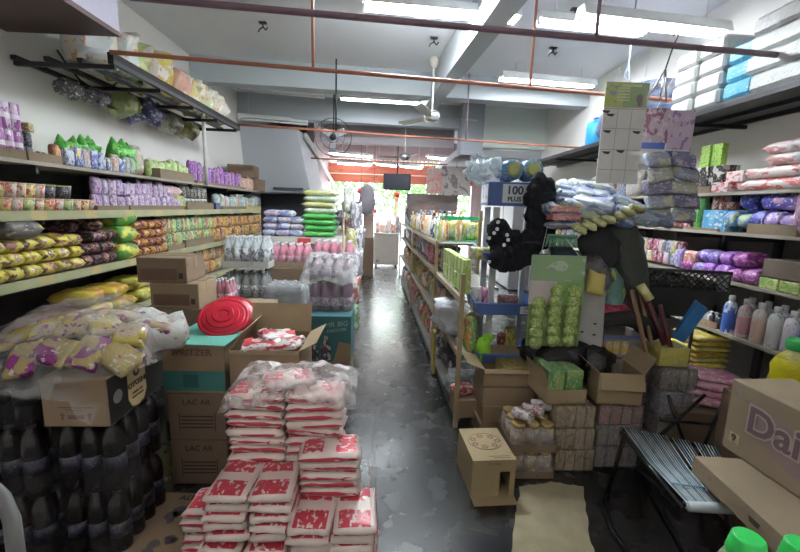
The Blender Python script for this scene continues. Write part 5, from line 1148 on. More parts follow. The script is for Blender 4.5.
# goods in the stand
for nm, pxy, Y, d_, c, l in (('yellow_packet', (487, 243), 2.86, (.14, .07, .09), (.58, .58, .18), 'yellow packet in the upper blue bin, left'), ('yellow_packet', (478, 240), 2.9, (.10, .07, .09), (.5, .52, .3), 'pale yellow packet beside it in the upper bin'),
    ('blue_packet', (505, 240), 2.95, (.16, .08, .11), (.1, .15, .35), 'blue packet behind the dark bundle in the upper bin'), ('pink_bottle_pack', (487, 293), 2.9, (.09, .07, .17), (.55, .2, .33), 'pink packet standing in the lower blue bin'),
    ('white_packet', (478, 285), 2.92, (.10, .07, .17), (.55, .56, .55), 'white bag in the lower blue bin at left'), ('red_packet', (508, 296), 2.9, (.16, .08, .12), (.42, .2, .16), 'dark red packet in the lower blue bin'),
    ('yellow_tube', (510, 336), 2.95, (.10, .07, .22), (.5, .42, .08), 'yellow and green tall packet under the blue bin'), ('dark_red_tube', (501, 343), 2.95, (.07, .06, .17), (.3, .06, .05), 'dark red packet standing under the blue bin')):
    q = at(*pxy, Y=Y); zf = {1: 1.25, 0: .87, -1: .51}[1 if pxy[1] < 250 else (0 if pxy[1] < 310 else -1)]
    k_stand(nm, d_, pack('st'+nm+l[:9], c, tuple(x*.6 for x in c), (.6, .6, .5), 2), seed=pxy[0]).put((q.x, Y, zf), rnd(-.3, .3), l)
q = at(481, 338, Y=2.78); o = MB().ball((0, 0, .09), (.06, .05, .09), 10, 8, jit=.9, seed=3).ball((.03, 0, .17), (.04, .04, .03), 8, 6, jit=.9, seed=5).build('lime_gloves', plain('neon_lime', (.34, .75, .05), .4), loc=(q.x+.02, 2.8, .51)); tag(o, 'neon lime packet bunched at the left of the stand', 'packet')
# dark bundle with round tags hanging from the stand
t = thing('dark_bundle', 'black tufted bundle with round white tags hanging on the stand', 'bundle', (0, 0, 0))
mb = MB(); fz_ = plain('black_tufts', (.008, .009, .016), .9, 0, .4, 30, .8); random.seed(3)
path = [at(541, 188, Y=2.74), at(541, 205, Y=2.74), at(539, 228, Y=2.74), at(530, 248, Y=2.74), at(513, 257, Y=2.74), at(498, 258, Y=2.74)]
def blobrun(pts, r, n):
    for k in range(n):
        f = k/(n-1)*(len(pts)-1.001); i = int(f); c = pts[i].lerp(pts[i+1], f-i)
        c = c+Vector((rnd(-1, 1), rnd(-.7, .7), rnd(-1, 1)))*r*.6; mb.ball(c, r*rnd(.42, .56), 8, 6, jit=.45, seed=k)
blobrun(path, .10, 230); blobrun([at(532, 186, Y=2.78), at(545, 187, Y=2.75), at(552, 192, Y=2.75)], .05, 40); blobrun([at(497, 230, Y=2.75), at(508, 243, Y=2.75), at(520, 250, Y=2.75)], .09, 70)
mb.build('tufts', fz_, t)
for px, py in ((498, 222), (497, 229), (489, 238), (507, 235), (508, 240), (504, 245), (489, 262), (547, 196), (550, 210), (494, 233)):
    q = at(px, py, Y=2.655); MB().lathe([(.010, 0), (.013, .003), (.010, .006)], n=10, M=Matrix.Translation(q) @ Matrix.Rotation(PI/2+rnd(-.4, .4), 4, 'X')).build('tag', white_pl, t)
# --- rack carrying the big packs
t = thing('display_rack', 'dark wire rack carrying the blue and yellow packs', 'rack', (1.48, 2.95, 0))
for x in (-.28, .28):
    for y in (-.15, .2): MB().tube([(x, y, 0), (x, y, 1.53)], .011).build('post', dark_metal, t)
for z in (.95, 1.53):
    mb = MB()
    for k in range(9): mb.tube([(-.28+.07*k, -.15, z), (-.28+.07*k, .2, z)], .004, 6)
    for y in (-.15, .2): mb.tube([(-.3, y, z), (.3, y, z)], .007, 6)
    mb.build('wire_shelf', dark_metal, t)
MB().tube([(-.28, -.15, 1.38), (-.58, -.42, 1.41)], .007).build('hook_arm', dark_metal, t)
up_ = [k_flat('cushion_pack', (.30, .24, .10), pack('cushion%d' % i, a, b, c, 1.8, .3, bmp=.7), 'pack', wob=.5, seed=i+2, n=10) for i, (a, b, c) in enumerate((((.12, .17, .34), (.28, .34, .48), (.45, .52, .26)), ((.22, .28, .42), (.40, .46, .32), (.55, .58, .6)), ((.16, .2, .36), (.4, .46, .55), (.3, .38, .2))))]
random.seed(17); n = 0
for row, (x0, dx_, cnt, y, z) in enumerate(((1.16, .125, 6, 2.74, 1.56), (1.20, .13, 5, 2.86, 1.62), (1.24, .13, 4, 2.98, 1.68))):
    for i in range(cnt):
        up_[n % 3].put((x0+dx_*i, y, z+.03*i*(1 if i < 3 else -.0)+(.0)), (rnd(.1, .3), rnd(.15, .45), rnd(-.5, .1)), 'blue and green striped pack above the rack, '+('front', 'middle', 'back')[row]+' line, '+nth(i, cnt), 'striped packs above the rack'); n += 1
ym = [k_flat('yellow_pack', (.20, .10, .05), pack('yst%d' % i, (.46, .46, .20), (.55, .54, .3), (.2, .2, .12), 2), 'pack', wob=.4, seed=i+4) for i in range(2)]
for i in range(7): ym[i % 2].put((1.30+.062*i, 2.66, 1.50+.018*i), (.4, -.35+.1*i, 1.1), 'olive yellow pack fanned under the blue packs, '+nth(i, 7), 'olive yellow packs')
dc = plain('dark_cloth', (.018, .019, .020), .8, 0, .3, 12, .5); dolive = plain('dark_olive_cloth', (.05, .055, .048), .6, 0, .3, 9, .4)
def drape(name, pts, ws, m, label, cat, Y, th=.07, n=16):
    """a hanging soft body: centre line in picture, half widths in metres"""
    c = [at(px, py, Y=Y) for px, py in pts]; mb = MB(); vs = []; fs = []; K = 14
    for i, (p, w_) in enumerate(zip(c, ws)):
        for j in range(K):
            a = 2*PI*j/K; q = 1+.35*NZ.noise(Vector((math.cos(a)*1.7+i*.4, math.sin(a)*1.7, i*.8)))
            vs.append((p.x+math.cos(a)*w_*q, Y+.0+math.sin(a)*th*q*min(1, w_/.06), p.z))
    for i in range(len(c)-1): fs += [(i*K+j, i*K+(j+1) % K, (i+1)*K+(j+1) % K, (i+1)*K+j) for j in range(K)]
    fs += [tuple(range(K)), tuple(range(len(c)*K-1, (len(c)-1)*K-1, -1))]
    o = mb.add(vs, fs, 0, True).build(name, m); tag(o, label, cat); return o
drape('dark_umbrella_bag', [(618, 225), (622, 240), (628, 262), (634, 285), (637, 305), (636, 318)], [.13, .15, .13, .10, .08, .04], dolive, 'tall dark olive bag hanging from the rack', 'bag', 2.72)
drape('black_bag', [(598, 228), (598, 242), (600, 256), (603, 268)], [.06, .15, .14, .05], dc, 'black bag hanging under the olive yellow packs', 'bag', 2.66)
drape('mesh_bag', [(592, 255), (596, 268), (600, 280), (600, 292)], [.05, .09, .09, .03], film('mesh_film', .5, .9, (.22, .2, .23), 16), 'dark mesh bag with yellow packets hanging beside the green card', 'bag', 2.56, .05)
drape('teal_pack', [(611, 268), (613, 280), (614, 292), (614, 304)], [.03, .07, .08, .05], pack('tealp', (.10, .22, .20), (.35, .40, .12), (.1, .1, .1), 1.6), 'teal and yellow packet hanging beside the olive bag', 'packet', 2.6, .04)
k_flat('yellow_cloth', (.12, .15, .06), plain('dull_yellow', (.5, .42, .12), .6), seed=4).put(at(592, 284, Y=2.47), (1.2, .3, .2), 'dull yellow packet hanging right of the green card')
for i, (pxy, c, l) in enumerate((((561, 212), (.62, .28, .24), 'coral red tray pack left of the blue packs'), ((562, 220), (.55, .2, .2), 'darker red tray pack under the coral one'))):
    k_box('tray_pack', (.20, .12, .04), pack('trp%d' % i, c, tuple(x*.7 for x in c), (.7, .6, .55), 2)).put(at(*pxy, Y=2.66), (0, 0, .1), l)
k_flat('grey_pack', (.24, .18, .05), pack('grp', (.2, .2, .24), (.35, .35, .4), (.1, .1, .1), 2)).put(at(560, 229, Y=2.68), (0, 0, .1), 'grey flat packet under the red tray packs')
t = thing('green_brush', 'green fringed brush head hanging above the green card', 'brush', at(562, 240, Y=2.5)); mb = MB()
for k in range(26): mb.tube([(-.09+.0072*k, 0, .02), (-.10+.008*k, rnd(-.02, .02), -.045)], .004, 5)
mb.build('bristles', plain('fringe_green', (.16, .36, .22), .6), t); MB().box((0, 0, .025), (.19, .03, .02), bev=.005).build('head', plain('fringe_green2', (.10, .26, .15), .5), t)
drape('navy_bag', [(563, 246), (564, 254), (566, 262)], [.06, .08, .05], plain('navy_cloth', (.04, .05, .08), .6), 'dark navy bag hanging behind the top of the green card', 'bag', 2.56, .04)
# hanging green card of scrubbers
t = thing('scrubber_card', 'green and white hanging card with round green scrubbers', 'display card', at(556, 300, Y=2.40), (0, 0, 0))
gcard = plain('card_green', (.22, .40, .14), .5); pc = plain('card_pale', (.46, .52, .36), .5)
MB().b2(-.175, .165, 0, .004, .12, .28).build('header', pack('headg', (.24, .36, .18), (.42, .5, .36), (.25, .3, .3), 1.2, .5, bmp=0), t)
MB().b2(-.175, .0, -.002, .004, -.03, .12).build('pale_panel', plain('pale_pinkish', (.5, .44, .42), .5), t); MB().b2(.0, .168, -.002, .004, -.03, .12).build('green_panel', gcard, t)
MB().b2(-.17, .17, 0, .004, -.30, -.03).build('backing', plain('card_back_green', (.20, .28, .09), .6), t)
for x in (-.12, .12): MB().tube([(x, .002, .28), (x*.3, .15, .44)], .0015, 5).build('string', white_pl, t)
for cx in range(3):
    for r_ in range(6):
        z = .06-.063*r_ if cx > 0 else -.02-.063*r_
        if z < -.30: continue
        k = MB().lathe([(.012, 0), (.04, .004), (.046, .018), (.03, .032), (.012, .034)], n=14, M=Matrix.Translation((-.115+.108*cx+rnd(-.004, .004), -.003, z)) @ Matrix.Rotation(PI/2, 4, 'X')).build('scrubber', pack('scrub', (.24, .36, .06), (.42, .5, .2), (.6, .62, .5), 3, .3, bmp=.9), t)
# grey strip card
t = thing('punched_card', 'grey punched hanging card strip beside the green card', 'display card', (0, 0, 0))
p = [at(583, 270, Y=2.55), at(607, 268, Y=2.55), at(602, 352, Y=2.5), at(577, 350, Y=2.5)]
mb = MB(); mb.add([tuple(v) for v in p]+[(v.x, v.y+.004, v.z) for v in p], [(3, 2, 1, 0), (4, 5, 6, 7), (0, 1, 5, 4), (1, 2, 6, 5), (2, 3, 7, 6), (3, 0, 4, 7)]); mb.build('strip', plain('strip_grey', (.36, .35, .34), .6), t)
for px, py in ((595, 323), (594, 334), (582, 331), (596, 292)):
    q = at(px, py, Y=2.50); MB().add([(q.x-.015, q.y-.002, q.z), (q.x+.015, q.y-.002, q.z), (q.x+.006, q.y-.002, q.z-.012), (q.x-.006, q.y-.002, q.z-.012)], [(0, 1, 2, 3)]).build('slot', ink, t)
# grey display card hanging from the pipe
t = thing('grey_display_card', 'tall grey slotted display card with green header hanging at centre right', 'display card', at(622, 134, Y=2.62), (0, 0, -.03))
gcm = plain('card_grey', (.60, .59, .57), .6)
MB().b2(-.135, .135, 0, .006, -.31, .16).build('panel', gcm, t)
MB().b2(-.135, .14, -.002, .007, .16, .31).build('header', pack('headyg', (.30, .38, .20), (.44, .50, .16), (.3, .3, .45), .9, .5, bmp=0), t)
hh = MB()
for k in range(5): hh.b2(-.06, .02, -.0032, -.002, .20+k*.018, .206+k*.018)
hh.b2(-.03, .09, -.0032, -.002, .285, .298); hh.build('header_print', plain('pale_print', (.55, .6, .42), .6), t)
MB().ball((.085, -.004, .215), (.022, .004, .028), 10, 6).ball((.09, -.004, .185), (.018, .004, .018), 10, 6).build('header_figure', plain('dim_violet', (.2, .16, .2), .6), t)
mb = MB()
for z in (.15, .03, -.10, -.225): mb.b2(-.13, .13, -.0015, 0, z, z+.004)
for x in (-.045, .045): mb.b2(x, x+.003, -.0015, 0, -.3, .15)
mb.build('creases', plain('crease', (.33, .33, .33), .6), t)
for x, z in ((-.09, .12), (-.10, .02), (.09, .02), (-.09, -.11), (.0, -.10), (-.12, .14)): MB().add([(x-.03, -.002, z), (x+.03, -.002, z), (x+.015, -.002, z-.018), (x-.012, -.002, z-.014)], [(0, 1, 2, 3)]).build('slot', ink, t)
for x in (-.1, .1): MB().tube([(x, .003, .31), (x*.6, -.10, .47)], .0012, 5).build('string', white_pl, t)
# pink and blue header card with hanging packs
t = thing('pink_display_card', 'pink and lilac display card with blue bands hanging at right', 'display card', at(667, 140, Y=2.72), (0, 0, -.02))
MB().b2(-.17, .0, 0, .005, -.02, .20).build('photo_panel', pack('photop', (.50, .40, .48), (.28, .12, .18), (.62, .55, .6), 1.6, .5, bmp=0), t)
MB().b2(.0, .17, 0, .005, -.06, .19).build('pink_panel', pack('pinkp', (.52, .42, .52), (.56, .46, .56), (.3, .2, .4), .9, .5, bmp=0), t)
text('TIES', .05, face((.07, -.001, .10), (1, 0, .1), (0, 0, 1)), plain('rose_ink', (.5, .3, .42), .6), t)
MB().b2(-.17, -.01, -.001, .005, -.06, -.02).b2(.0, .165, -.001, .005, -.11, -.07).build('blue_band', plain('band_blue', (.10, .16, .5), .5), t)
MB().b2(-.17, .16, .001, .006, -.16, -.06).build('grey_panel', gcm, t)
for x in (-.1, .1): MB().tube([(x, .003, .19), (x*.6, -.12, .42)], .0012, 5).build('string', white_pl, t)
hk = [k_flat('hanging_pack', (.19, .11, .05), pack('hk%d' % i, a, b, c, 1.8, .22, bmp=.8), 'packet', wob=.4, seed=i) for i, (a, b, c) in enumerate((((.30, .32, .42), (.45, .46, .30), (.5, .5, .55)), ((.16, .16, .26), (.3, .32, .4), (.5, .3, .35)), ((.42, .42, .34), (.3, .32, .4), (.6, .6, .6))))]
for r_ in range(5):
    for c_ in range(2):
        q = at(655+c_*25+(3 if r_ % 2 else 0), 162+r_*13.5, Y=2.70)
        hk[(r_*2+c_) % 3].put(q, (1.2+rnd(-.2, .2), rnd(-.2, .2), rnd(-.15, .15)), 'glossy grey packet hanging below the pink card, '+('top', 'second', 'third', 'fourth', 'bottom')[r_]+' row, '+('left', 'right')[c_], 'packets hanging below the pink card')
t = thing('hanging_hook', 'dark wire hook with folding hanger on the nearest pipe', 'hook', at(672, 45, Y=2.5), 0)
MB().tube([(0, 0, .05), (.02, 0, .07), (.03, 0, .05), (.01, 0, 0), (0, .03, -.12)], .004, 6).build('hook', dark_metal, t)
for s in (-1, 1, .3): MB().tube([(0, .03, -.12), (s*.06-.03, .03, -.30)], .005, 6).build('hanger_arm', plain('steel', (.5, .5, .5), .3, .8), t)
t = thing('blue_string', 'thin blue string bundle hanging from the ceiling left of the basins', 'string', at(629, 62, Y=3.6), 0)
MB().tube([(0, 0, .5), (0, 0, .0), (-.03, 0, -.12), (.03, 0, -.16), (0, 0, -.02)], .006, 6).build('string', plain('string_blue', (.25, .35, .5), .5), t)

# --- lower right clutter
crate = plain('black_crate', (.012, .012, .013), .45)
t = thing('lattice_basket', 'black plastic basket with diamond lattice side', 'basket', (2.14, 2.88, 0), -.25)
mb = MB(); W0, H0, Z0 = .30, .13, 1.10
for k in range(-3, 17):
    for s in (1, -1):
        x0 = -W0+k*.04; x1 = x0+s*H0
        xa, xb = (max(-W0, min(W0, v)) for v in (x0, x1))
        if abs(xa-xb) < .01: continue
        mb.tube([(xa, -.2, Z0+H0*abs(xa-x0)/H0), (xb, -.2, Z0+H0*(1 if xb == x1 else abs(xb-x0)/H0))], .005, 5)
mb.build('lattice', crate, t)
mb = MB()
mb.add([(-.12, -.19, .90), (.16, -.19, .90), (W0, -.2, Z0), (-W0, -.2, Z0), (-.12, -.10, .90), (.16, -.10, .90), (W0, -.06, Z0), (-W0, -.06, Z0)], [(0, 1, 2, 3), (7, 6, 5, 4), (0, 4, 5, 1), (1, 5, 6, 2), (3, 7, 4, 0)])
mb.b2(-W0, W0, -.21, -.19, Z0+H0-.01, Z0+H0+.01).b2(-W0, -W0+.012, -.2, -.06, Z0, Z0+H0).b2(W0-.012, W0, -.2, -.06, Z0, Z0+H0); mb.build('body', crate, t)
for x in (-.10, .14): MB().tube([(x, -.14, 0), (x, -.14, .90)], .012).build('leg', dark_metal, t)
def stick(a, b, Ya, Yb, r, m, label, name='broom_handle'):
    o = MB().tube([at(*a, Y=Ya), at(*b, Y=Yb)], r).build(name, m); tag(o, label, 'tool handle', 'tool handles'); return o
wood = plain('wood', (.26, .15, .08), .6)
stick((632, 290), (646, 352), 2.6, 2.35, .014, wood, 'brown wooden handle leaning left of the yellow one'); stick((640, 292), (652, 345), 2.62, 2.4, .012, wood, 'second brown wooden handle, more to the right')
stick((643, 290), (665, 345), 2.58, 2.4, .02, plain('maroon_plastic', (.08, .015, .02), .4), 'dark maroon handle leaning in the clutter'); stick((660, 305), (671, 350), 2.55, 2.4, .016, plain('maroon_plastic', (.08, .015, .02), .4), 'short maroon handle by the blue plastic')
stick((640, 285), (650, 300), 2.56, 2.52, .03, plain('pale_yellow', (.6, .55, .25), .4), 'pale yellow grip at the top of the maroon handle', 'handle_grip')
t = thing('blue_dustpan', 'translucent blue plastic scoop leaning beside the yellow sacks', 'dustpan', (0, 0, 0))
p = [at(*v, Y=2.42) for v in ((697, 302), (708, 310), (684, 343), (673, 338))]; mb = MB()
mb.add([tuple(v) for v in p]+[(v.x+.01, v.y+.03, v.z+.01) for v in p], [(0, 1, 2, 3), (7, 6, 5, 4), (0, 4, 5, 1), (1, 5, 6, 2), (2, 6, 7, 3), (3, 7, 4, 0)]); mb.build('blade', plain('scoop_blue', (.02, .14, .36), .3), t)
ys = [k_flat('yellow_sack', (.30, .28, .05), pack('ysk%d' % i, (.56, .44, .06), b, (.6, .55, .35), 1.8, .25, bmp=.7), 'sack', wob=.3, seed=i, e=.4) for i, b in enumerate(((.45, .25, .05), (.62, .55, .2)))]
for k in range(8): ys[k % 2].put((2.50+rnd(-.015, .015), 2.93, .37+k*.043), rnd(-.1, .1), 'flat yellow sack in the pile under the right shelf, '+(NUM[k]+' from the bottom' if k < 4 else NUM[7-k]+' from the top'), 'yellow sacks')
carton('brown_carton', (.46, .34, .36), 'dark brown carton under the yellow sacks', (2.52, 2.93, .003), 0, kraft_dark)
pkk = [k_flat('pink_pack', (.30, .22, .055), pack('pkp%d' % i, (.60, .26, .36), (.66, .4, .48), (.7, .6, .62), 1.6, .25, bmp=.6), 'pack', wob=.4, seed=i) for i in range(2)]
for k in range(4): pkk[k % 2].put((2.12+.03*k, 2.42+.01*k, .40+k*.045), (.05, .12, -.35+.06*k), 'pink wrapped pack near the yellow sacks, '+NUM[k]+' from the bottom', 'pink packs')
carton('brown_carton', (.50, .36, .38), 'dark carton under the pink packs', (2.15, 2.44, .003), -.1, kraft_dark)
k_flat('black_pack', (.3, .3, .12), plain('black_wrap', (.015, .015, .018), .3, 0, .3, 10, .6), seed=4).put((2.45, 2.40, .40), .2, 'black wrapped pack right of the pink packs')
k_box('dark_carton', (.5, .3, .38), kraft_dark).put((2.72, 2.5, .003), 0, 'dark carton under the fourth right shelf')
# black rolled cushion and red packet
q = at(625, 328, Y=2.52)
o = MB().tube([at(592, 328, Y=2.6), at(606, 320, Y=2.58), at(628, 318, Y=2.54), at(645, 324, Y=2.52), at(654, 338, Y=2.5)], [.03, .05, .058, .055, .04], 12).build('black_cushion', plain('black_velvet', (.018, .017, .016), .8, 0, .3, 20, .5)); tag(o, 'curved black padded roll above the cartons', 'cushion')
k_flat('red_packet', (.24, .14, .07), pack('redpk2', (.50, .05, .10), (.6, .12, .18), (.6, .3, .35), 1.4, .25), seed=5).put(at(612, 314, Y=2.66), (.25, .1, 0), 'bright red packet above the black padded roll')
for i, (px, py, Y, r, l) in enumerate(((560, 352, 2.55, .13, 'black rubbish bag below the green card, left'), (590, 362, 2.5, .12, 'black rubbish bag below the green card, right'), (535, 350, 2.6, .09, 'small black bag behind the brown cartons'))):
    q = at(px, py, Y=Y); o = MB().ball((0, 0, 0), (r*1.25, r, r), 14, 9, jit=.7, seed=i+2).build('black_bag', plain('black_poly', (.016, .016, .018), .25, 0, .2, 12, .8), loc=q); tag(o, l, 'bag')
carton('brown_carton', (.56, .30, .50), 'dark brown carton behind the wrapped packs', (1.22, 2.72, .003), 0, kraft_dark)
# brown carton stack beside the shelving
for k in range(4):
    if k < 3: carton('brown_carton', (.36, .27, .137), 'long brown carton by the display stand, '+('on the floor', 'second up', 'third up')[k], (.875+.01*(k % 2), 2.67, .002+k*.139), .02*(k-1), kraft, 'brown cartons by the display stand')
    else: carton('brown_carton', (.35, .27, .125), 'open brown carton topping the stack by the display stand', (.87, 2.67, .42), 0, kraft, open_=True, flaps=(('-x', 70, .12), ('+y', 60, .1), ('-y', 140, .03)))
k_box('yellow_box', (.19, .22, .12), pack('yelbox', (.42, .33, .10), (.5, .4, .14), (.3, .2, .1), 1.4)).put((.935, 2.67, .427), 0, 'dull yellow packet inside the open brown carton')
# small printed carton on the floor
t = thing('small_carton', 'small kraft carton with flower print standing on the aisle floor', 'carton', (.635, 2.17, 0), .06)
kp = card('kraft_bright', (.34, .26, .14)); X, Y_, Z_ = .25, .33, .232
mb = MB().b2(-X/2, X/2, -Y_/2, Y_/2, Z_-.005, Z_).b2(-X/2, -X/2+.005, -Y_/2, Y_/2, .004, Z_-.005).b2(X/2-.005, X/2, -Y_/2, Y_/2, .004, Z_-.005).b2(-X/2, X/2, Y_/2-.005, Y_/2, .004, Z_-.005).b2(-X/2, X/2, -Y_/2, Y_/2, 0, .004)
mb.b2(-X/2+.005, .035, -Y_/2, -Y_/2+.005, .004, Z_-.005).b2(.095, X/2-.005, -Y_/2, -Y_/2+.005, .004, Z_-.005).b2(.035, .095, -Y_/2, -Y_/2+.005, .16, Z_-.005); mb.build('body', kp, t)
f = MB().box((0, -.035, 0), (X, .07, .004)).build('flap', kp, t, loc=(0, -Y_/2, .006))
mb = MB(); random.seed(9)
for k in range(7):
    cx, cy = .0+.075*math.cos(k*.9), .02+.055*math.sin(k*.9)
    for p_ in range(5):
        a = p_*2*PI/5+k; mb.add([(cx+.014*math.cos(a)+.009*math.cos(b*2*PI/6), cy+.014*math.sin(a)+.009*math.sin(b*2*PI/6), Z_+.0008) for b in range(6)], [tuple(range(6))])
pts = [(.10*math.cos(a*.2), .02+.085*math.sin(a*.2)) for a in range(32)]
mb.tube([(a, b, Z_+.0005) for a, b in pts], .0016, 4); mb.b2(-.02, .10, -.13, -.125, Z_, Z_+.0008).b2(.0, .10, -.145, -.141, Z_, Z_+.0008); mb.build('flower_print', ink_brown, t)
text('FRAGILE', .022, face((.0, -Y_/2-.0002, .21), (1, 0, 0), (0, 0, 1)), ink_brown, t)
# wrapped jars on the floor
gold = plain('gold_lid', (.42, .30, .12), .35, .4); jb = pack('jarb', (.45, .38, .30), (.3, .22, .16), (.6, .58, .55), 2, bmp=0); sil = plain('silver_lid', (.45, .45, .45), .3, .6)
jw = pet('j', .165, .042, jb, gold, pack('jl', (.35, .30, .26), (.5, .3, .12), (.55, .5, .45), 2, bmp=0), (.1, .6))
jw = (MB().lathe([(.038, 0), (.042, .01), (.042, .13), (.038, .14)], n=14), jb, MB().lathe([(.040, 0), (.041, .02), (.035, .024)], n=14), gold, .138, MB().lathe([(.0428, .03), (.0428, .11)], n=14), pack('jl', (.35, .30, .26), (.5, .3, .12), (.55, .5, .45), 2, bmp=0))
for k in range(2): bottle_pack('jar_pack', 'wrapped pack of gold lidded jars beside the small carton, '+('on the floor', 'stacked on the other')[k], (.925, 2.30, .003+k*.175), 3, 3, .088, jw, film('jar_film', .15, .55, (.55, .52, .5), 9, .15), .05, kraft_dark)
for i in range(3): 
    o = MB().lathe([(.03, 0), (.032, .004), (.032, .12), (.03, .125)], n=12).build('silver_can', pack('silc', (.5, .5, .5), (.35, .15, .15), (.6, .6, .6), 2, bmp=0), loc=(.83+.07*i, 2.27+.05*i, .385), rot=(PI/2-.1, 0, .5+.3*i)); tag(o, 'silver can lying on the wrapped jars, '+nth(i, 3), 'can', 'silver cans')
# green boxes in cut cartons, wrapped drink packs
sh = film('warm_film', .12, .45, (.55, .5, .45), 9, .15)
def brick_pack(name, d, label, loc, rz, m, group=None, nx=4, wrapm=sh):
    t = thing(name, label, 'drink pack', loc, rz, group); w_ = d[0]/nx; b0 = None
    for i in range(nx):
        for j in range(2):
            if b0 is None: b0 = b = MB().box((0, 0, d[2]/2), (w_-.004, d[1]/2-.004, d[2]-.004), bev=.004).build('drink_box', m, t)
            else: b = b0.copy(); COL.objects.link(b); b.parent = t
            b.location = (-d[0]/2+w_*(i+.5), -d[1]/4+j*d[1]/2, .002)
    wrap_box(d[0]+.01, d[1]+.01, d[2]+.008, seed=d[0]).build('shrink_wrap', wrapm, t); return t
dgold = pack('dgold', (.36, .26, .12), (.2, .13, .08), (.45, .4, .3), 2.4, .45, bmp=0); dred = pack('dred', (.26, .09, .09), (.16, .12, .12), (.45, .4, .38), 2.4, .45, bmp=0); dgrey = pack('dgrey', (.20, .18, .18), (.12, .11, .12), (.4, .35, .33), 2.4, .45, bmp=0); dgr = pack('dgreen', (.14, .34, .12), (.3, .42, .15), (.5, .5, .3), 1.8, .45, bmp=0)
for k in range(3): brick_pack('drink_box_pack', (.25, .30, .14), 'wrapped pack of brown drink boxes below the green boxes, '+('on the floor', 'middle', 'upper')[k], (1.22-.012*k, 2.38, .003+k*.147), 0, dgold, 'brown drink packs')
t = carton('cut_carton', (.25, .30, .09), 'cut open kraft carton holding green boxes', (1.13, 2.40, .446), .05, kraft_in, open_=True, flaps=(('-x', 10, .11),))
gbx = k_box('green_drink_box', (.11, .125, .195), dgr)
for i in range(2):
    for j in range(2): gbx.put((1.075+.113*i, 2.34+.13*j, .455), .05, 'green drink box in the cut carton, '+('front', 'back')[j]+' '+('left', 'right')[i], 'green drink boxes')
for k in range(3): brick_pack('drink_box_pack', (.28, .30, .14), 'dark wrapped drink pack right of the brown ones, '+('on the floor', 'middle', 'upper')[k], (1.51, 2.42, .003+k*.147), 0, dgrey if k < 2 else dred, 'dark drink packs')
t = carton('open_carton', (.27, .30, .20), 'open kraft carton with curled flaps beside the green boxes', (1.48, 2.40, .446), -.08, kraft_in, open_=True, flaps=(('-y', 160, .10), ('+x', 30, .12), ('-x', 50, .10)))
rbx = k_box('red_drink_box', (.12, .13, .10), dred)
for i in range(2): rbx.put((1.32+.12*i, 2.62, .515), 0, 'dusty red drink box behind the green boxes, '+nth(i, 2), 'dusty red boxes')
k_box('brown_carton', (.3, .16, .51), kraft_dark).put((1.38, 2.62, .003), 0, 'dark carton below the dusty red boxes')
for k in range(4): brick_pack('drink_box_pack', (.30, .26, .155), ('grey wrapped drink pack on the floor', 'grey wrapped drink pack second up', 'red and white wrapped drink pack', 'kraft wrapped drink pack near the top')[k]+' of the tall stack', (1.70, 2.62, .003+k*.162), 0, (dgrey, dgrey, dred, dgrey)[k], 'drink packs of the tall stack')
t = carton('display_tray', (.28, .22, .15), 'grey carton with blue edge and yellow bottle pictures', (1.62, 2.62, .655), 0, card('grey_card', (.26, .23, .21)), open_=True)
MB().b2(-.142, .142, -.1125, -.1105, .125, .152).build('blue_edge', plain('dull_blue', (.12, .16, .32), .6), t)
for x in (-.10, -.05, .01): MB().b2(x-.02, x+.02, -.1125, -.1108, .02, .11).build('bottle_picture', pack('bpic', (.5, .5, .5), (.6, .4, .05), (.1, .1, .15), 2, bmp=0, band=(2, .15, .5, (.55, .36, .05))), t)
brick_pack('drink_box_pack', (.24, .24, .15), 'dark wrapped drink pack under the yellow boxes', (1.92, 2.48, .485), 0, dgrey)
for k in range(3): brick_pack('drink_box_pack', (.30, .26, .155), ('grey violet wrapped pack on the floor', 'grey violet wrapped pack in the middle', 'blue grey wrapped pack on top')[k]+' of the right stack', (1.96, 2.48, .003+k*.160), 0, (dgrey, dgrey, pack('dblue', (.18, .19, .28), (.3, .3, .38), (.5, .5, .5), 2.4, .45, bmp=0))[k], 'drink packs of the right stack')
k_box('yellow_box', (.19, .16, .125), pack('ybx2', (.50, .44, .10), (.42, .40, .14), (.55, .5, .3), 1.6)).put((1.885, 2.46, .645), -.05, 'yellow carton of drinks on top of the right stack')

# --- corded folding seat
A, B_, C_, D_ = (at(x, y, Z=.46) for x, y in ((622, 429), (718, 450), (753, 508), (684, 504)))
t = thing('corded_seat', 'folding chair with seat of pale blue and white cords', 'chair', (0, 0, 0))
B_ = A+(B_-A)*.98
fr_ = plain('black_tube', (.02, .02, .022), .35, .5)
MB().tube([A, B_], .012).build('frame_rail', fr_, t); MB().tube([D_, C_], .012).build('frame_rail', fr_, t)
MB().tube([A-Vector((0, 0, .02)), D_-Vector((0, 0, .02))], .012).build('frame_rail', fr_, t); MB().tube([B_-Vector((0, 0, .02)), C_-Vector((0, 0, .02))], .012).build('frame_rail', fr_, t)
cord1 = plain('cord_white', (.50, .56, .58), .4); cord2 = plain('cord_blue', (.14, .28, .36), .4)
N = 30
for m_, sel in ((cord1, lambda k: k % 4 != 1), (cord2, lambda k: k % 4 == 1)):
    mb = MB()
    for k in range(N):
        f = (k+.5)/N
        if not sel(k) or k in (15, 22): continue
        a = A.lerp(B_, f); b = D_.lerp(C_, f); s = Vector((0, 0, -.018*math.sin(PI*.5)))
        mb.tube([a+Vector((0, 0, .014)), a.lerp(b, .5)+Vector((0, 0, -.004)), b+Vector((0, 0, .014)), b+(b-a).normalized()*.014, b+Vector((0, 0, -.016))], .0027, 6)
    mb.build('cords', m_, t)['kind'] = 'stuff'
mb = MB()
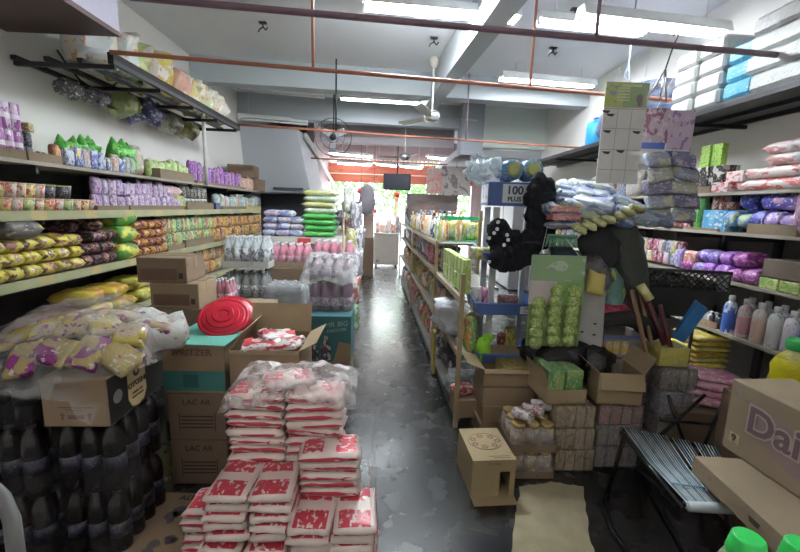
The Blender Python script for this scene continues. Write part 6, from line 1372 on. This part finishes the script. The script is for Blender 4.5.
mb.tube([D_.lerp(C_, .02+.96*k/79)+(D_-A).normalized()*.012 for k in range(80)], [.021 if k % 2 else .0175 for k in range(80)], 10); mb.build('front_roll', cord1, t)
MB().tube([D_.lerp(A, .18)+Vector((0, 0, .02)), C_.lerp(B_, .14)+Vector((0, 0, .02))], .004, 6).build('cross_cord', cord2, t)
gl = lambda px, py: at(px, py, Z=.012)
for pts in ((A+Vector((.02, .0, -.03)), gl(608, 492)), (D_+Vector((0, .02, -.03)), gl(640, 470)), (B_+Vector((0, 0, -.03)), gl(735, 560)), (C_+Vector((0, 0, -.03)), gl(700, 500))):
    MB().tube([pts[0], pts[0].lerp(pts[1], .5)+Vector((0, 0, .0)), pts[1]], .012).build('leg', fr_, t)
MB().tube([gl(606, 490), gl(603, 503), gl(612, 530), gl(640, 570)], .012).build('floor_rail', fr_, t); MB().tube([gl(640, 470), gl(655, 500), gl(690, 560)], .012).build('floor_rail', fr_, t)
t = thing('folded_chair', 'black folded metal frame leaning behind the corded seat', 'chair', (0, 0, 0))
for a, b in (((655, 440), (705, 395)), ((690, 460), (668, 395)), ((660, 420), (720, 425)), ((700, 455), (722, 405))): MB().tube([at(*a, Y=2.12), at(*b, Y=2.2)], .010).build('tube', fr_, t)
MB().tube([at(655, 440, Y=2.12), at(655, 440, Y=2.12)*1+Vector((0, 0, -(at(655, 440, Y=2.12).z-.01)))], .010).build('leg', fr_, t)
# --- long flat carton and the printed carton on it
t = thing('flat_carton', 'long flat kraft carton sticking out beside the corded seat', 'carton', (0, 0, 0))
p0 = at(694, 456, Z=.60); p1 = at(800, 552, Z=.60); p2 = at(736, 452, Z=.60)
dv = (p1-p0).normalized(); nv = Vector((-dv.y, dv.x, 0)); nv = nv if nv.x > 0 else -nv
L_ = .95; Wd = .34; zt = .60
q0 = Vector((p0.x, p0.y, 0))
def fc(a, b, z): v = q0+dv*a+nv*b; return (v.x, v.y, z)
mb = MB().add([fc(0, 0, zt-.075), fc(L_, 0, zt-.075), fc(L_, Wd, zt-.075), fc(0, Wd, zt-.075), fc(0, 0, zt), fc(L_, 0, zt), fc(L_, Wd, zt), fc(0, Wd, zt)], [(0, 1, 2, 3), (7, 6, 5, 4), (4, 5, 1, 0), (5, 6, 2, 1), (6, 7, 3, 2), (7, 4, 0, 3)]); mb.build('body', kraft_pale, t)
MB().add([fc(.30, -.0008, zt-.05), fc(.34, -.0008, zt-.05), fc(.345, -.0008, zt-.03), fc(.295, -.0008, zt-.03)], [(0, 1, 2, 3)]).build('hand_hole', ink, t)
ag = math.atan2(dv.y, dv.x)
sup = carton('brown_carton', (.80, .26, .52), 'dark carton under the long flat carton at the right edge', tuple(q0+dv*.60+nv*.21), ag, kraft_dark)
# printed carton
q = at(721, 445, Z=.603); q2 = at(800, 499, Z=.603); d2 = (q2-q).normalized(); n2 = Vector((-d2.y, d2.x, 0)); n2 = n2 if n2.x > 0 else -n2
bl_ = .46; bw_ = .27; bh = .315
c = q+d2*bl_/2+n2*bw_/2
t = thing('detergent_carton', 'kraft detergent carton with big bubble lettering at the right edge', 'carton', (c.x, c.y, .603), math.atan2(d2.y, d2.x))
MB().box((0, 0, bh/2), (bl_, bw_, bh), bev=.004).build('body', kraft_pale, t)
sy = -1 if (Vector((math.sin(t.rotation_euler.z), -math.cos(t.rotation_euler.z), 0)).dot(-n2) > 0) else 1
yy = sy*(bw_/2+.0006); rt = (1, 0, 0)
gm = plain('mauve_print', (.20, .14, .14), .7); pm = plain('pale_mauve', (.34, .25, .22), .7)
def blob(pts, y, m, name): 
    mb = MB().add([(x, y, z) for x, z in pts], [tuple(range(len(pts)))]); return mb.build(name, m, t)
blob([(-.13, .235), (-.10, .255), (-.04, .245), (.06, .23), (.2, .225), (.225, .2), (.225, .03), (.10, .05), (.0, .085), (-.05, .11), (-.11, .12), (-.14, .15)], yy, gm, 'logo_shadow')
Mx = face((-.135, yy-.0006, .18), rt, (0, 0, 1)); text('Daia', .155, Mx, pm, t, 'lettering_outline', .0005, .011, 'LEFT')
text('Daia', .155, face((-.135, yy-.0016, .18), rt, (0, 0, 1)), plain('deep_mauve', (.11, .07, .08), .7), t, 'lettering', .0005, .003, 'LEFT')
blob([(-.20, .045), (-.155, .045), (-.155, .09), (-.20, .09)], yy, plain('pale_square', (.46, .36, .24), .7), 'number_patch'); text('9', .045, face((-.178, yy-.001, .067), rt, (0, 0, 1)), ink, t, bold=.001)
st = MB()
for cx, cz, r in ((-.20, .26, .012), (-.15, .25, .015), (-.17, .268, .01)): st.add([(cx+r*(1 if k % 2 else .45)*math.cos(k*PI/5), yy, cz+r*(1 if k % 2 else .45)*math.sin(k*PI/5)) for k in range(10)], [tuple(range(10))])
st.build('star_print', plain('grey_green_ink', (.12, .15, .14), .7), t)
# oil bottle behind
t = thing('oil_bottle', 'large bottle of yellow oil with green cap behind the detergent carton', 'bottle', (1.99, 1.75, .70))
MB().lathe([(.085, 0), (.095, .015), (.095, .12), (.088, .16), (.095, .20), (.075, .25), (.045, .28), (.04, .30)], n=22).build('body', plain('oil_yellow', (.42, .38, .01), .12, 0, .25, 10, .4), t)
MB().lathe([(.05, .29), (.052, .295), (.052, .335), (.046, .342)], n=20).build('cap', plain('cap_green', (.02, .32, .06), .35), t)
MB().lathe([(.05, .262), (.078, .248), (.06, .285), (.045, .292)], n=20).build('film_collar', thin_film, t)
k_box('brown_carton', (.34, .34, .695), kraft_dark).put((2.02, 1.80, .002), 0, 'dark carton under the oil bottle')
# green capped bottles in the near right corner
for i, (px, py, Y, l, c) in enumerate(((748, 541, .74, 'bottle with big bright green cap at the bottom right', (.30, .42, .22)), (801, 548, .78, 'pinkish bottle with green cap at the bottom right corner', (.62, .45, .44)))):
    q = at(px, py, Y=Y); t = thing('capped_bottle', l, 'bottle', (q.x, Y, q.z-.26))
    MB().lathe([(.05, 0), (.055, .01), (.055, .17), (.04, .215), (.03, .23)], n=20).build('body', plain('bt%d' % i, c, .3), t)
    MB().lathe([(.036, .225), (.037, .23), (.031, .268), (.027, .272)], n=24).build('cap', plain('bright_green_cap', (.03, .55, .10), .35), t)
q = at(748, 541, Y=.74)
k_box('near_carton', (.42, .28, q.z-.262), kraft_dark).put((q.x+.10, .76, .002), 0, 'dark carton under the green capped bottles')
